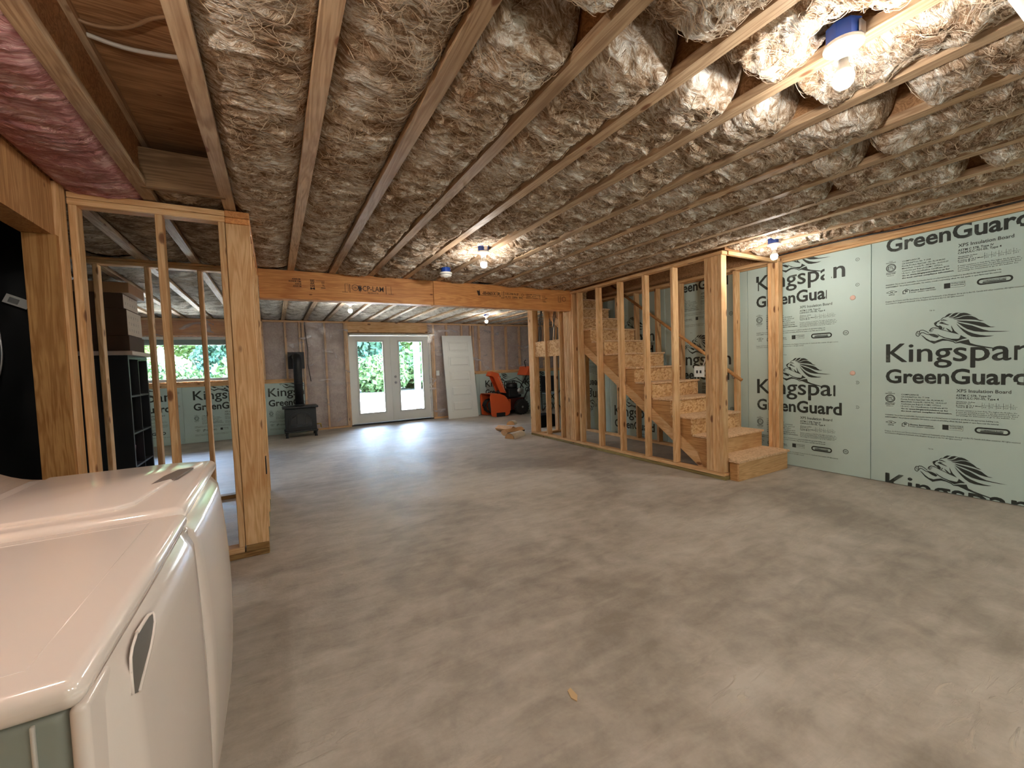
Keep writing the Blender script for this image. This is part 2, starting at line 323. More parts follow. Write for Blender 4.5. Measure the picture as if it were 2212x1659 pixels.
def poly():
    mt, n, l, b = new_mat('vapor_barrier'); out = n['Material Output']; b.inputs['Base Color'].default_value = srgb(240,234,236); b.inputs['Roughness'].default_value = 0.2
    b.inputs['Specular IOR Level'].default_value = 0.9
    t = n.new('ShaderNodeBsdfTransparent'); mx = n.new('ShaderNodeMixShader')
    tc = n.new('ShaderNodeTexCoord'); mp = n.new('ShaderNodeMapping'); mp.inputs['Rotation'].default_value = (0, 0.7, 0); mp.inputs['Scale'].default_value = (1.0, 1, 2.2); l.new(tc.outputs['Object'], mp.inputs['Vector'])
    no = n.new('ShaderNodeTexNoise'); no.inputs['Scale'].default_value = 2.2; no.inputs['Detail'].default_value = 3; no.inputs['Distortion'].default_value = 1.2; l.new(mp.outputs[0], no.inputs['Vector'])
    rp = ramp(n, [(0.40, (0.13,)*3+(1,)), (0.60, (0.19,)*3+(1,)), (0.72, (0.50,)*3+(1,))]); l.new(no.outputs['Fac'], rp.inputs[0])
    bu = n.new('ShaderNodeBump'); bu.inputs['Strength'].default_value = 0.6; bu.inputs['Distance'].default_value = 0.02; l.new(no.outputs['Fac'], bu.inputs['Height']); l.new(bu.outputs['Normal'], b.inputs['Normal'])
    l.new(rp.outputs[0], mx.inputs[0]); l.new(t.outputs[0], mx.inputs[1]); l.new(b.outputs[0], mx.inputs[2]); l.new(mx.outputs[0], out.inputs[0]); return mt
POLY = poly()
# ---------------------------------------------------------------- setting
ZC = 2.32; ZS = 2.62
JX = lambda k: -0.197 + 0.405 * k
FH = 0.0315
o = obj('floor', G().box(-4.7, 8.3, -1.8, 10.0, -0.12, 0), CONC); o['kind'] = 'structure'; o['label'] = 'grey trowelled concrete basement floor'
# subfloor with the stairwell hole
g = G(); g.box(-4.7, 3.985, -1.8, 10.0, ZS, ZS+0.02); g.box(3.985, 8.3, -1.8, 2.64, ZS, ZS+0.02); g.box(3.985, 8.3, 6.2, 10.0, ZS, ZS+0.02); g.box(4.9, 8.3, 2.64, 6.2, ZS, ZS+0.02)
o = obj('ceiling', g, PLYW); o['kind'] = 'structure'; o['label'] = 'brown plywood subfloor above the open joists'
sw = thing('stairwell', 'dark wooden stairwell opening rising above the stairs', None, (4.4, 4.4, ZS), kind='structure')
obj('header', G().box(3.985, 4.9, 2.60, 2.64, ZC, 3.9), PLYW, sw); obj('header', G().box(3.985, 4.9, 6.16, 6.2, ZC, 3.9), PLYW, sw)
obj('side_panel', G().box(3.96, 3.985, 2.60, 6.2, 2.63, 3.9), PLYW, sw); obj('side_panel', G().box(4.9, 4.93, 2.60, 6.2, ZC, 3.9), PLYW, sw)
obj('top_panel', G().box(3.96, 4.93, 2.6, 6.2, 3.9, 3.92), PLYW, sw)
wb = obj('wall_back', G().box(-4.7, 5.25, -1.95, -1.8, -0.12, 2.62), FOAM); wb['kind'] = 'structure'; wb['label'] = 'green foam covered wall behind the viewpoint'
wo = obj('wall_outer_left', G().box(-4.85, -4.7, -1.95, 10.1, -0.12, 2.62), FOAM); wo['kind'] = 'structure'; wo['label'] = 'far left outer wall beyond the stud partition'
wo = obj('wall_outer_right', G().box(8.3, 8.45, 6.6, 10.1, -0.12, 2.62), FOAM); wo['kind'] = 'structure'; wo['label'] = 'outer wall of the side bay beyond the stairs'
wo = obj('wall_bay', G().box(5.05, 8.45, 6.5, 6.62, -0.12, 2.62), FOAM); wo['kind'] = 'structure'; wo['label'] = 'wall closing the side bay beyond the stairs'

# ---------------------------------------------------------------- printed stamp on the foam boards
LION = [[[0.3664,0.3579],[0.3811,0.376],[0.3929,0.3787],[0.4045,0.3937],[0.419,0.4049],[0.4421,0.4053],[0.4306,0.3986],[0.4163,0.3821],[0.4104,0.3799],[0.3958,0.3743],[0.3841,0.3715],[0.3708,0.3558]],[[0.4149,0.3761],[0.4279,0.3827],[0.445,0.4009],[0.4621,0.4068],[0.4876,0.4044],[0.4735,0.4006],[0.4566,0.3833],[0.4424,0.3749],[0.4221,0.3737]],[[0.4193,0.3687],[0.4453,0.3693],[0.4652,0.3803],[0.4848,0.3999],[0.5072,0.4011],[0.5266,0.3947],[0.5542,0.3756],[0.5295,0.3793],[0.5018,0.3779],[0.4738,0.3672],[0.4482,0.3621],[0.4251,0.366]],[[0.4425,0.3591],[0.471,0.3603],[0.5019,0.3719],[0.5296,0.3746],[0.5543,0.3677],[0.576,0.3534],[0.595,0.3336],[0.6216,0.3229],[0.6031,0.3222],[0.5762,0.3338],[0.5409,0.3416],[0.4993,0.3463],[0.4569,0.3519]],[[0.4641,0.3422],[0.491,0.3376],[0.5217,0.3327],[0.5628,0.3243],[0.5952,0.3161],[0.6218,0.3036],[0.6429,0.284],[0.6586,0.2717],[0.6843,0.2685],[0.669,0.2654],[0.6431,0.2678],[0.6089,0.2758],[0.5685,0.2954],[0.5274,0.3134],[0.4939,0.3249],[0.4741,0.3331]],[[0.4642,0.3301],[0.4856,0.319],[0.5192,0.3044],[0.555,0.2909],[0.5903,0.2698],[0.617,0.2537],[0.6486,0.2392],[0.6999,0.2328],[0.7621,0.2273],[0.7126,0.226],[0.6616,0.2296],[0.6093,0.2337],[0.5691,0.2423],[0.5279,0.2638],[0.5027,0.2861],[0.4857,0.3058],[0.4714,0.3213]],[[0.4629,0.3182],[0.4744,0.3029],[0.4887,0.2835],[0.5113,0.2614],[0.5364,0.2412],[0.5639,0.2251],[0.6016,0.2102],[0.636,0.2017],[0.6774,0.1996],[0.6543,0.1937],[0.623,0.1911],[0.5831,0.1921],[0.5532,0.2003],[0.5283,0.2201],[0.5059,0.2459],[0.486,0.2757],[0.4716,0.2992]],[[0.3259,0.3304],[0.3334,0.34],[0.3574,0.3531],[0.3693,0.3576],[0.359,0.3443],[0.347,0.3365],[0.3456,0.3262],[0.3411,0.3205],[0.3397,0.3082],[0.3306,0.3153],[0.329,0.3259]],[[0.3396,0.3186],[0.3548,0.3054],[0.3637,0.3112],[0.3758,0.3005],[0.3818,0.2855],[0.373,0.2719],[0.3625,0.2791],[0.3564,0.292],[0.3367,0.3064]],[[0.3576,0.33],[0.3725,0.3399],[0.3991,0.3338],[0.3814,0.3308],[0.3992,0.3228],[0.4227,0.3081],[0.4111,0.3093],[0.3875,0.3186],[0.3696,0.3246]],[[0.3694,0.3518],[0.3842,0.3592],[0.399,0.3535],[0.4151,0.3427],[0.3961,0.3477],[0.3813,0.3505],[0.3709,0.3463]],[[0.3877,0.2952],[0.3931,0.2845],[0.3849,0.2721],[0.3795,0.2746],[0.3863,0.283]],[[0.4329,0.3051],[0.4432,0.2797],[0.4549,0.2544],[0.4694,0.237],[0.4808,0.2232],[0.458,0.2331],[0.432,0.2434],[0.4057,0.2567],[0.376,0.2696],[0.3459,0.2856],[0.3216,0.2912],[0.3094,0.2819],[0.3019,0.2637],[0.2957,0.2676],[0.3032,0.2866],[0.3185,0.2973],[0.3398,0.2945],[0.37,0.2784],[0.3997,0.2642],[0.4203,0.2542],[0.4114,0.2664],[0.3995,0.2871],[0.4172,0.274],[0.4377,0.251],[0.442,0.2596],[0.4351,0.2846]],[[0.2943,0.2454],[0.325,0.2408],[0.3464,0.2307],[0.36,0.2172],[0.3496,0.2047],[0.3253,0.2136],[0.3037,0.2291]],[[0.2411,0.2413],[0.2601,0.2271],[0.2791,0.2045],[0.304,0.1846],[0.3347,0.1775],[0.3588,0.1883],[0.3826,0.1957],[0.4092,0.1868],[0.4471,0.1707],[0.4615,0.1568],[0.487,0.1672],[0.537,0.1777],[0.5413,0.1636],[0.5469,0.1473],[0.5783,0.1316],[0.6238,0.1172],[0.676,0.1016],[0.7342,0.0902],[0.7343,0.0849],[0.676,0.0939],[0.6107,0.109],[0.543,0.1278],[0.4871,0.1519],[0.4602,0.1496],[0.4443,0.1628],[0.4122,0.1755],[0.3827,0.1775],[0.3529,0.1659],[0.3288,0.1541],[0.3041,0.1703],[0.2792,0.1888],[0.2602,0.2156]],[[0.3463,0.2411],[0.3705,0.2205],[0.4002,0.2026],[0.4354,0.1911],[0.4698,0.1878],[0.4811,0.1898],[0.4875,0.2033],[0.4902,0.2172],[0.5091,0.2017],[0.5287,0.1883],[0.5009,0.1823],[0.4643,0.1639],[0.4296,0.1821],[0.3885,0.2006],[0.3585,0.2215]],[[0.2132,0.2409],[0.2146,0.255],[0.2098,0.2581],[0.2081,0.2423]],[[0.2146,0.255],[0.2216,0.2678],[0.2187,0.2738],[0.2098,0.2581]],[[0.2216,0.2678],[0.23,0.2692],[0.2326,0.2748],[0.2187,0.2738]],[[0.23,0.2692],[0.2337,0.2564],[0.2387,0.2568],[0.2326,0.2748]],[[0.2337,0.2564],[0.2324,0.2371],[0.237,0.2337],[0.2387,0.2568]],[[0.2324,0.2371],[0.2248,0.231],[0.2257,0.2242],[0.237,0.2337]],[[0.2248,0.231],[0.217,0.2354],[0.2142,0.2299],[0.2257,0.2242]],[[0.217,0.2354],[0.2127,0.2435],[0.2086,0.2397],[0.2142,0.2299]],[[0.2349,0.2655],[0.2402,0.2755],[0.2382,0.2815],[0.231,0.2696]],[[0.2402,0.2755],[0.2563,0.2764],[0.2569,0.2826],[0.2382,0.2815]],[[0.2563,0.2764],[0.2744,0.2654],[0.2765,0.2708],[0.2569,0.2826]],[[0.2744,0.2654],[0.2946,0.2469],[0.297,0.2521],[0.2765,0.2708]],[[0.238,0.2406],[0.2483,0.2549],[0.2462,0.2608],[0.2345,0.2453]],[[0.2483,0.2549],[0.2592,0.2538],[0.2606,0.2597],[0.2462,0.2608]],[[0.2592,0.2538],[0.278,0.2396],[0.2795,0.2454],[0.2606,0.2597]],[[0.278,0.2396],[0.3001,0.2314],[0.301,0.2375],[0.2795,0.2454]],[[0.22,0.2613],[0.2266,0.2394],[0.2301,0.241],[0.2236,0.2629]],[[0.306,0.2655],[0.3133,0.2721],[0.3118,0.2768],[0.3038,0.2698]],[[0.3133,0.2721],[0.3268,0.2766],[0.3257,0.2815],[0.3118,0.2768]],[[0.3023,0.2574],[0.3191,0.261],[0.3184,0.2651],[0.3016,0.2616]]]
FONT_CACHE = {}
def text_mesh(s, bold=0.0, shear=0.0, res=2):
    key = (s, bold, shear, res)
    if key in FONT_CACHE: return FONT_CACHE[key]
    c = bpy.data.curves.new('t', 'FONT'); c.body = s; c.size = 1.0; c.offset = bold; c.shear = shear; c.resolution_u = res; c.fill_mode = 'BOTH'
    ob = bpy.data.objects.new('t', c); COL.objects.link(ob); dg = bpy.context.evaluated_depsgraph_get(); dg.update()
    me = bpy.data.meshes.new_from_object(ob.evaluated_get(dg)); bpy.data.objects.remove(ob); bpy.data.curves.remove(c)
    v = np.zeros(len(me.vertices)*3); me.vertices.foreach_get('co', v); v = v.reshape(-1, 3)
    fs = [tuple(p.vertices) for p in me.polygons]; bpy.data.meshes.remove(me)
    FONT_CACHE[key] = (v[:, :2], fs); return FONT_CACHE[key]
def put_text(g, s, u, v, h, w=None, ref=None, bold=0.0, capref='H', shear=0.0, res=2):
    """baseline left (u,v), cap height h, width w of the string ref (or of s)"""
    P, F = text_mesh(s, bold, shear, res); C, _ = text_mesh(capref, bold, shear, res); sy = h / (C[:,1].max() - min(0, C[:,1].min()) * 0)
    sx = sy
    if w:
        Rf, _ = text_mesh(ref or s, bold, shear, res); sx = w / (Rf[:,0].max() - P[:,0].min())
    x0 = P[:,0].min(); g.add([((p[0]-x0)*sx+u, p[1]*sy+v, 0) for p in P], F)
def ring(g, u, v, r, w, n=20, sx=1):
    vs = []
    for k in range(n):
        a = 2*math.pi*k/n; vs += [(u+sx*r*math.cos(a), v+r*math.sin(a), 0), (u+(sx*r-w)*math.cos(a), v+(r-w)*math.sin(a), 0)]
    g.add(vs, [(2*k, 2*k+1, (2*k+3) % (2*n), (2*k+2) % (2*n)) for k in range(n)])
def rect(g, u0, v0, u1, v1): g.add([(u0,v0,0),(u1,v0,0),(u1,v1,0),(u0,v1,0)], [(0,1,2,3)])
def flat_poly(g, pts):
    t = tessellate_polygon([[Vector((p[0], p[1], 0)) for p in pts]]); g.add([(p[0], p[1], 0) for p in pts], [tuple(q) for q in t])
def stamp_geometry():
    g = G()
    for p in LION: flat_poly(g, p)
    for i, (du, dv) in enumerate(((-0.003,0),(0.0035,0),(0,-0.002),(0,0.002),(0,0))):
        n0 = len(g.v); put_text(g, 'Kingspan', 0.004+du, 0.002+dv, 0.166, 0.762, 'Kingspa', capref='K', res=3)
        g.v[n0:] = [(p[0], p[1], 0.00012*(i+1)) for p in g.v[n0:]]
    put_text(g, 'GreenGuard', 0, -0.19, 0.125, 0.712, 'GreenGua', bold=0.026, capref='H', res=3)
    for v, s in ((0.145, 0.012), (-0.10, 0.012)): ring(g, 0.985, v, 0.016, 0.003); put_text(g, 'R', 0.980, v-0.006, s)
    put_text(g, 'XPS Insulation Board', 0.469, -0.263, 0.027, 0.303, bold=0.008)
    put_text(g, 'ASTM C 578, Type IV', 0.468, -0.297, 0.017, 0.200, bold=0.014)
    put_text(g, 'CAN/ULC-701-05, Type 4', 0.468, -0.320, 0.017, 0.240, bold=0.014)
    ring(g, 0.034, -0.338, 0.036, 0.006, 24, 1); ring(g, 0.034, -0.338, 0.027, 0.003, 24, 1); put_text(g, 'ETL', 0.014, -0.351, 0.026, 0.040, bold=0.012)
    rect(g, 0.0, -0.382, 0.070, -0.378); put_text(g, 'Intertek', 0.0, -0.396, 0.011, 0.068, bold=0.02); put_text(g, '3048410', 0.006, -0.412, 0.007, 0.05)
    put_text(g, 'CONF.', 0.018, -0.282, 0.006, 0.03, bold=0.02); put_text(g, 'PERFORMANCE', -0.002, -0.295, 0.007, 0.07, bold=0.03)
    L = ['COMPLIANCE', 'CA DSHA&TI Lic. No. T 1908', 'Florida Product Approval - No. FL14184-R5', 'Miami-Dade County FL - NOA No. 14-0210.07', 'Conforms per Report CCMC 13722-L',
         'UL LLC - See Classification Certificate #193', 'Go to www.kingspaninsulation.us for', 'the most current compliance information.']
    Wd = [0.12, 0.19, 0.28, 0.30, 0.265, 0.305, 0.31, 0.335]
    for i, s in enumerate(L): put_text(g, s, 0.112, -0.303-0.0215*i, 0.012, Wd[i], bold=0.012 if i < 6 else 0.03, res=1)
    put_text(g, 'Thickness, inches', 0.469, -0.347, 0.009, 0.11, bold=0.02, res=1); put_text(g, 'Epaisseur, po', 0.469, -0.360, 0.009, 0.085, bold=0.02, res=1)
    put_text(g, 'R-Value @ 75 F Mean', 0.469, -0.378, 0.009, 0.145, bold=0.02, res=1); put_text(g, 'Valeur R @ 23.9', 0.469, -0.391, 0.009, 0.10, bold=0.02, res=1)
    rect(g, 0.615, -0.368, 0.805, -0.3665)
    for i, (a, b) in enumerate((('1','5.0'),('1.5','7.5'),('2','10.0'),('2.5','12.5'),('3','15.0'))):
        u = 0.618 + 0.038*i; rect(g, u, -0.392, u+0.0015, -0.342); put_text(g, a, u+0.012, -0.360, 0.009, res=1); put_text(g, b, u+0.007, -0.385, 0.009, bold=0.01, res=1)
    for i, s in enumerate(['R means resistance to heat flow. The higher the R-value, the', 'greater the insulating power. To get the marked R-value, it', 'is essential that this insulation is installed properly. Read', 'this package for instructions or go to the website. See']):
        put_text(g, s, 0.469, -0.420-0.0145*i, 0.009, (0.335, 0.345, 0.338, 0.325)[i], bold=0.006, res=1)
    put_text(g, 'WARNING: This product is combustible. A protective barrier or a thermal barrier is required as specified in the appropriate building code.', -0.004, -0.497, 0.010, 0.715, bold=0.014, res=1)
    put_text(g, 'AVERTISSEMENT: This product is combustible. Use caution, consult a local building official. No fuel, sparks or open flame near the material.', -0.004, -0.518, 0.010, 0.715, bold=0.014, res=1)
    c = (0.040, -0.562); 
    for a, b in (((-.038,0),(0,.016)),((0,.016),(.038,0)),((.038,0),(0,-.016)),((0,-.016),(-.038,0))):
        d = Vector((b[0]-a[0], b[1]-a[1])).normalized(); nn = (-d.y*0.0015, d.x*0.0015)
        g.add([(c[0]+a[0]+nn[0], c[1]+a[1]+nn[1], 0), (c[0]+b[0]+nn[0], c[1]+b[1]+nn[1], 0), (c[0]+b[0]-nn[0], c[1]+b[1]-nn[1], 0), (c[0]+a[0]-nn[0], c[1]+a[1]-nn[1], 0)], [(0,1,2,3)])
    put_text(g, 'FM', 0.030, -0.567, 0.011, bold=0.03, res=1); put_text(g, 'APPROVED', 0.018, -0.590, 0.007, 0.045, bold=0.04, res=1)
    for a in (((0.118,-0.592),(0.118,-0.565),(0.123,-0.567),(0.123,-0.587)), ((0.118,-0.592),(0.123,-0.587),(0.140,-0.587),(0.140,-0.592)), ((0.118,-0.565),(0.142,-0.547),(0.142,-0.552),(0.123,-0.567)),
              ((0.142,-0.547),(0.166,-0.562),(0.164,-0.565),(0.142,-0.552)), ((0.164,-0.562),(0.167,-0.562),(0.167,-0.590),(0.164,-0.590))): flat_poly(g, a)
    for du in (0, 0.010):
        for dv in (0, 0.010): rect(g, 0.133+du, -0.577+dv, 0.141+du, -0.569+dv)
    put_text(g, 'Home Innovation', 0.174, -0.574, 0.013, 0.155, bold=0.03, res=1); put_text(g, 'NGBS GREEN CERTIFIED', 0.174, -0.590, 0.008, 0.165, bold=0.01, res=1)
    rect(g, 0.387, -0.590, 0.425, -0.547); put_text(g, 'Third Party Certified', 0.430, -0.560, 0.009, 0.078, bold=0.02, res=1); put_text(g, 'see current listing', 0.430, -0.574, 0.009, 0.075, bold=0.02, res=1)
    rect(g, 0.425, -0.548, 0.512, -0.5465); rect(g, 0.425, -0.5895, 0.512, -0.588); rect(g, 0.5105, -0.5895, 0.512, -0.5465)
    # pill with a lighter strip inside
    def cap(u, v, r, a0, a1, n=10): return [(u+r*math.cos(a0+(a1-a0)*k/n), v+r*math.sin(a0+(a1-a0)*k/n)) for k in range(n+1)]
    out = cap(0.745, -0.571, 0.026, -math.pi/2, math.pi/2) + cap(0.604, -0.571, 0.026, math.pi/2, 1.5*math.pi)
    inn = cap(0.745, -0.571, 0.014, -math.pi/2, math.pi/2) + cap(0.604, -0.571, 0.014, math.pi/2, 1.5*math.pi)
    n = len(out); g.add([(p[0],p[1],0) for p in out] + [(p[0],p[1],0) for p in inn], [(i, (i+1) % n, n+(i+1) % n, n+i) for i in range(n)])
    rect(g, 0.610, -0.583, 0.735, -0.575); put_text(g, 'COMPRESSION BOARD', 0.612, -0.572, 0.009, 0.125, bold=0.04, res=1)
    put_text(g, 'Kingspan, the K Device and The Lion Device are Registered Trademarks of the Kingspan Group plc in the US, Canada and other countries. All rights reserved.', -0.004, -0.650, 0.010, 0.83, bold=0.01, res=1)
    put_text(g, 'GreenGuard is a Registered Trademark of the Kingspan Group plc in the U.S. All rights reserved.', -0.004, -0.669, 0.010, 0.51, bold=0.01, res=1)
    ring(g, 0.89, -0.56, 0.024, 0.005); put_text(g, 'UL', 0.877, -0.567, 0.016, bold=0.02)
    put_text(g, '16 in', 0.30, 0.44, 0.012, bold=0.0)
    return g
STAMP = stamp_geometry(); SV = STAMP.v
def stamp_mesh(v0, v1, u0=-0.05, u1=1.05, holes=()):
    """the print clipped to v0..v1, u0..u1 with worn gaps"""
    me = bpy.data.meshes.new('print'); me.from_pydata(list(SV), [], STAMP.f)
    bm = bmesh.new(); bm.from_mesh(me)
    def cut(co, no, clear):
        bmesh.ops.bisect_plane(bm, geom=bm.verts[:] + bm.edges[:] + bm.faces[:], plane_co=co, plane_no=no, clear_outer=clear, clear_inner=False)
    if v1 < 0.45: cut((0, v1, 0), (0, 1, 0), True)
    if v0 > -0.68: cut((0, v0, 0), (0, -1, 0), True)
    if u1 < 1.02: cut((u1, 0, 0), (1, 0, 0), True)
    if u0 > -0.01: cut((u0, 0, 0), (-1, 0, 0), True)
    for (a, b, c, d) in holes:
        for co, no in (((a,0,0),(1,0,0)), ((b,0,0),(1,0,0)), ((0,c,0),(0,1,0)), ((0,d,0),(0,1,0))): cut(co, no, False)
        dl = [f for f in bm.faces if a < f.calc_center_median().x < b and c < f.calc_center_median().y < d]
        bmesh.ops.delete(bm, geom=dl, context='FACES')
    n = len(bm.faces); bm.to_mesh(me); bm.free()
    return me if n else None
def print_on(board, face, k0, z0, zlo, zhi, u0=-0.05, u1=1.05, holes=(), flip=False):
    """face 'right': board plane x, text runs towards -y; face 'far': plane y, text runs +x"""
    lo, hi = zlo - z0, zhi - z0
    if hi < -0.68 or lo > 0.45: return
    if flip: lo, hi = -hi, -lo
    me = stamp_mesh(max(lo, -0.7), min(hi, 0.5), u0, u1, holes)
    if me is None: return
    s = -1 if flip else 1
    if face == 'right': M = Matrix(((0,0,-1,4.9985),(-s,0,0,k0),(0,s,0,z0),(0,0,0,1)))
    else: M = Matrix(((s,0,0,k0),(0,0,-1,9.6185),(0,s,0,z0),(0,0,0,1)))
    me.transform(M); obj('printing', me, INK, board)
# ---------------------------------------------------------------- right wall
wr = thing('wall_right', 'basement wall covered in printed green foam boards', None, (5.0, 2.4, 0), kind='structure')
obj('concrete_core', G().box(5.052, 5.25, -1.8, 6.6, -0.12, 2.3), CONC, wr)
seams = [0.58 - 1.2*2, 0.58 - 1.2, 0.58, 1.78, 2.98, 4.20, 5.40, 6.60]
BO = []
for a, b in zip(seams[:-1], seams[1:]):
    top = 2.270
    bo = obj('foam_board', G().box(5.0, 5.05, max(a, -1.8)+0.0025, b-0.0025, 0.004, top), FOAM, wr, bevel=0.0015, segs=1); BO.append(bo)
for bo, k0, zs, kw in ((BO[1], 0.47, (1.14, -0.06, 2.34), {}), (BO[2], 1.667, (1.141, -0.075, 2.35), dict(u1=0.872, holes=((0.80,0.872,-0.02,0.08),(0.745,0.80,-0.21,-0.17),(0.86,0.872,-0.3,0.2)))),
                       (BO[3], 2.873, (0.802, 2.006), None), (BO[4], 4.08, (1.15, -0.05, 2.35), {}), (BO[5], 5.29, (0.33, 1.53), {})):
    for j, z0 in enumerate(zs):
        k = kw
        if kw is None: k = dict(holes=((0.80,0.90,-0.05,0.2),(0.96,0.975,-0.6,0.2)) if j == 0 else ((0.705,0.765,-0.05,0.2),(0.725,0.875,-0.21,-0.03),(0.0,0.02,-0.05,0.1)))
        print_on(bo, 'right', k0, z0, 0.006, 2.268, **k)
for z0 in (0.72, 1.92): print_on(BO[6], 'right', 5.52, z0, 0.006, 2.268, flip=True)
for y, z in ((1.926, 1.786), (1.926, 1.041), (4.5, 1.7), (3.3, 0.9)):
    obj('foam_plug', G().lathe([(0.001,-0.004),(0.020,-0.004),(0.024,0.0)], (4.999, y, z), 14, 'x'), plain('pink_foam', srgb(222,186,170), 0.6), wr)
obj('sill_plate', G().box(4.972, 5.2, -1.8, 6.6, 2.272, 2.294), STUD['y'], wr); obj('sill_plate', G().box(4.965, 5.2, -1.8, 6.6, 2.296, 2.319), STUD['y'], wr)
obj('rim_flange', G().box(4.985, 5.06, -1.8, 6.6, 2.321, 2.36), STUD['y'], wr)
obj('wiring', G().tube([(4.93,-1.8,2.40),(4.95,0.5,2.345),(4.955,1.4,2.33),(4.94,2.0,2.36),(4.96,2.9,2.35)], 0.007, 6, fair=2), WIRE_D, wr)
obj('rim_board', G().box(5.06, 5.09, -1.8, 6.6, 2.32, 2.618), OSB_D, wr)
# side joist flange fixed along the plate
# ---------------------------------------------------------------- left partition with the doorway
wlft = thing('wall_left', 'framed partition with a wide open doorway beside the appliances', None, (-1.05, 1.0, 0), kind='structure')
obj('sheathing', G().box(-1.14, -1.0, -1.8, 2.05, 0, 2.33), PLYV, wlft)
obj('rim_board', G().box(-1.12, -1.0, -1.8, 3.31, 2.331, 2.618), OSB_D, wlft)
obj('header', G().box(-1.12, -1.0, 2.0, 3.31, 2.03, 2.33), wood('header_board', srgb(204,156,104), srgb(158,108,64), 'z', knots=0.4), wlft)
obj('jamb_board', G().box(-1.115, -0.985, 3.19, 3.228, 0, 2.03), PLYV, wlft); obj('end_stud', G().box(-1.10, -0.972, 3.23, 3.309, 0, 2.33), STUD['z'], wlft)
obj('jamb_board', G().box(-1.115, -1.0, 2.05, 2.088, 0, 2.03), PLYV, wlft)

# ---------------------------------------------------------------- far wall
wf = thing('wall_far', 'exterior wall with foam covered stem, insulated studs and clear plastic', None, (2.0, 9.7, 0), kind='structure')
X1, X2 = 0.52, 4.42
for a, b in ((-4.7, X1), (X2, 8.3)): obj('concrete_stem', G().box(a, b, 9.672, 9.99, -0.12, 1.04), CONC, wf)
g = G()
for (a, b, c, d) in ((-4.7, -3.02, 1.04, 2.33), (-3.02, -0.74, 1.04, 1.14), (-3.02, -0.74, 1.985, 2.33), (-0.74, X1, 1.04, 2.33), (X1, 1.443, -0.1, 2.33), (1.43, 3.335, 2.06, 2.33), (3.329, X2, -0.1, 2.33), (X2, 8.3, 1.04, 2.33)):
    g.box(a, b, 9.95, 9.99, c, d)
obj('sheathing', g, OSB, wf)
obj('rim_board', G().box(-4.7, 8.3, 9.93, 9.99, 2.33, 2.63), OSB, wf)
seamF = [-4.7, -3.9, -2.69, -1.489, -0.27, X1]; FB = []
for a, b in zip(seamF[:-1], seamF[1:]): FB.append(obj('foam_board', G().box(a+0.002, b-0.002, 9.62, 9.67, 0.004, 1.04), FOAM, wf))
seamF = [X2, 4.52, 5.72, 6.92, 8.12, 8.3]
for a, b in zip(seamF[:-1], seamF[1:]): FB.append(obj('foam_board', G().box(a+0.002, b-0.002, 9.62, 9.67, 0.004, 1.04), FOAM, wf))
print_on(FB[1], 'far', -3.75, 0.80, 0.006, 1.038); print_on(FB[2], 'far', -2.53, 0.80, 0.006, 1.038); print_on(FB[3], 'far', -1.333, 0.795, 0.006, 1.038); print_on(FB[4], 'far', -0.131, 0.775, 0.006, 1.038, u1=0.645)
print_on(FB[6], 'far', 4.68, 0.70, 0.006, 1.038); print_on(FB[7], 'far', 5.87, 0.70, 0.006, 1.038); print_on(FB[8], 'far', 7.07, 0.70, 0.006, 1.038)
for a, b in ((-4.7, X1), (X2, 8.3)):
    obj('ledge_plate', G().box(a, b, 9.625, 9.9, 1.042, 1.078), STUD['x'], wf); obj('ledge_plate', G().box(a, b, 9.70, 9.9, 1.08, 1.118), STUD['x'], wf)
obj('top_plate', G().box(-4.7, 8.3, 9.74, 9.90, 2.283, 2.319), STUD['x'], wf)
for a, b in ((X1, 1.43), (3.335, X2)): obj('bottom_plate', G().box(a, b, 9.74, 9.9, 0.0, 0.038), STUD['x'], wf)
obj('window_header', G().box(-3.06, -0.70, 9.74, 9.90, 2.0, 2.282), LVL['x'], wf)
obj('door_header', G().box(1.39, 3.24, 9.735, 9.90, 2.085, 2.282), STUD['x'], wf)
for x in (1.4195, 3.3525): obj('jack_stud', G().box(x-0.019, x+0.019, 9.745, 9.90, 0.04, 2.083), STUD['z'], wf)
studsF = [(-4.6,1), (-4.2,1), (-3.8,1), (-3.4,1), (-3.08,1), (-0.70,1), (-0.176,1), (0.235,1), (0.50,1), (0.56,0), (0.98,0), (1.378,0), (3.395,0), (3.74,0), (4.14,0), (4.38,0), (4.45,1), (4.62,1), (5.02,1), (5.42,1), (5.83,1), (6.23,1), (6.63,1), (7.03,1), (7.43,1), (7.83,1), (8.2,1)]
for x, hi in studsF: obj('wall_stud', G().box(x-0.019, x+0.019, 9.745, 9.88, 1.12 if hi else 0.04, 2.282), STUD['z'], wf)
def wall_batt(x0, x1, z0, z1):
    nx = max(3, int((x1-x0)/0.025)); nz = max(3, int((z1-z0)/0.025)); X, Z = np.meshgrid(np.linspace(x0, x1, nx), np.linspace(z0, z1, nz))
    t = (X-x0)/(x1-x0); Y = 9.815 - 0.03*np.sin(np.pi*t)**0.5 - 0.025*(fbm(X*5, Z*5, 5)-0.5) ; g = G()
    vs = np.stack([X, Y, Z], -1).reshape(-1, 3); g.add(vs.tolist(), [(i*nx+j, i*nx+j+1, (i+1)*nx+j+1, (i+1)*nx+j) for i in range(nz-1) for j in range(nx-1)], True)
    obj('wall_batt', g, GREY_I, wf)
for (xa, ha), (xb, hb) in zip(studsF[:-1], studsF[1:]):
    if xb - xa > 1.5 or xb - xa < 0.08: continue
    lo = 1.12 if (ha or hb) else 0.04
    wall_batt(xa+0.02, xb-0.02, lo, 2.28)
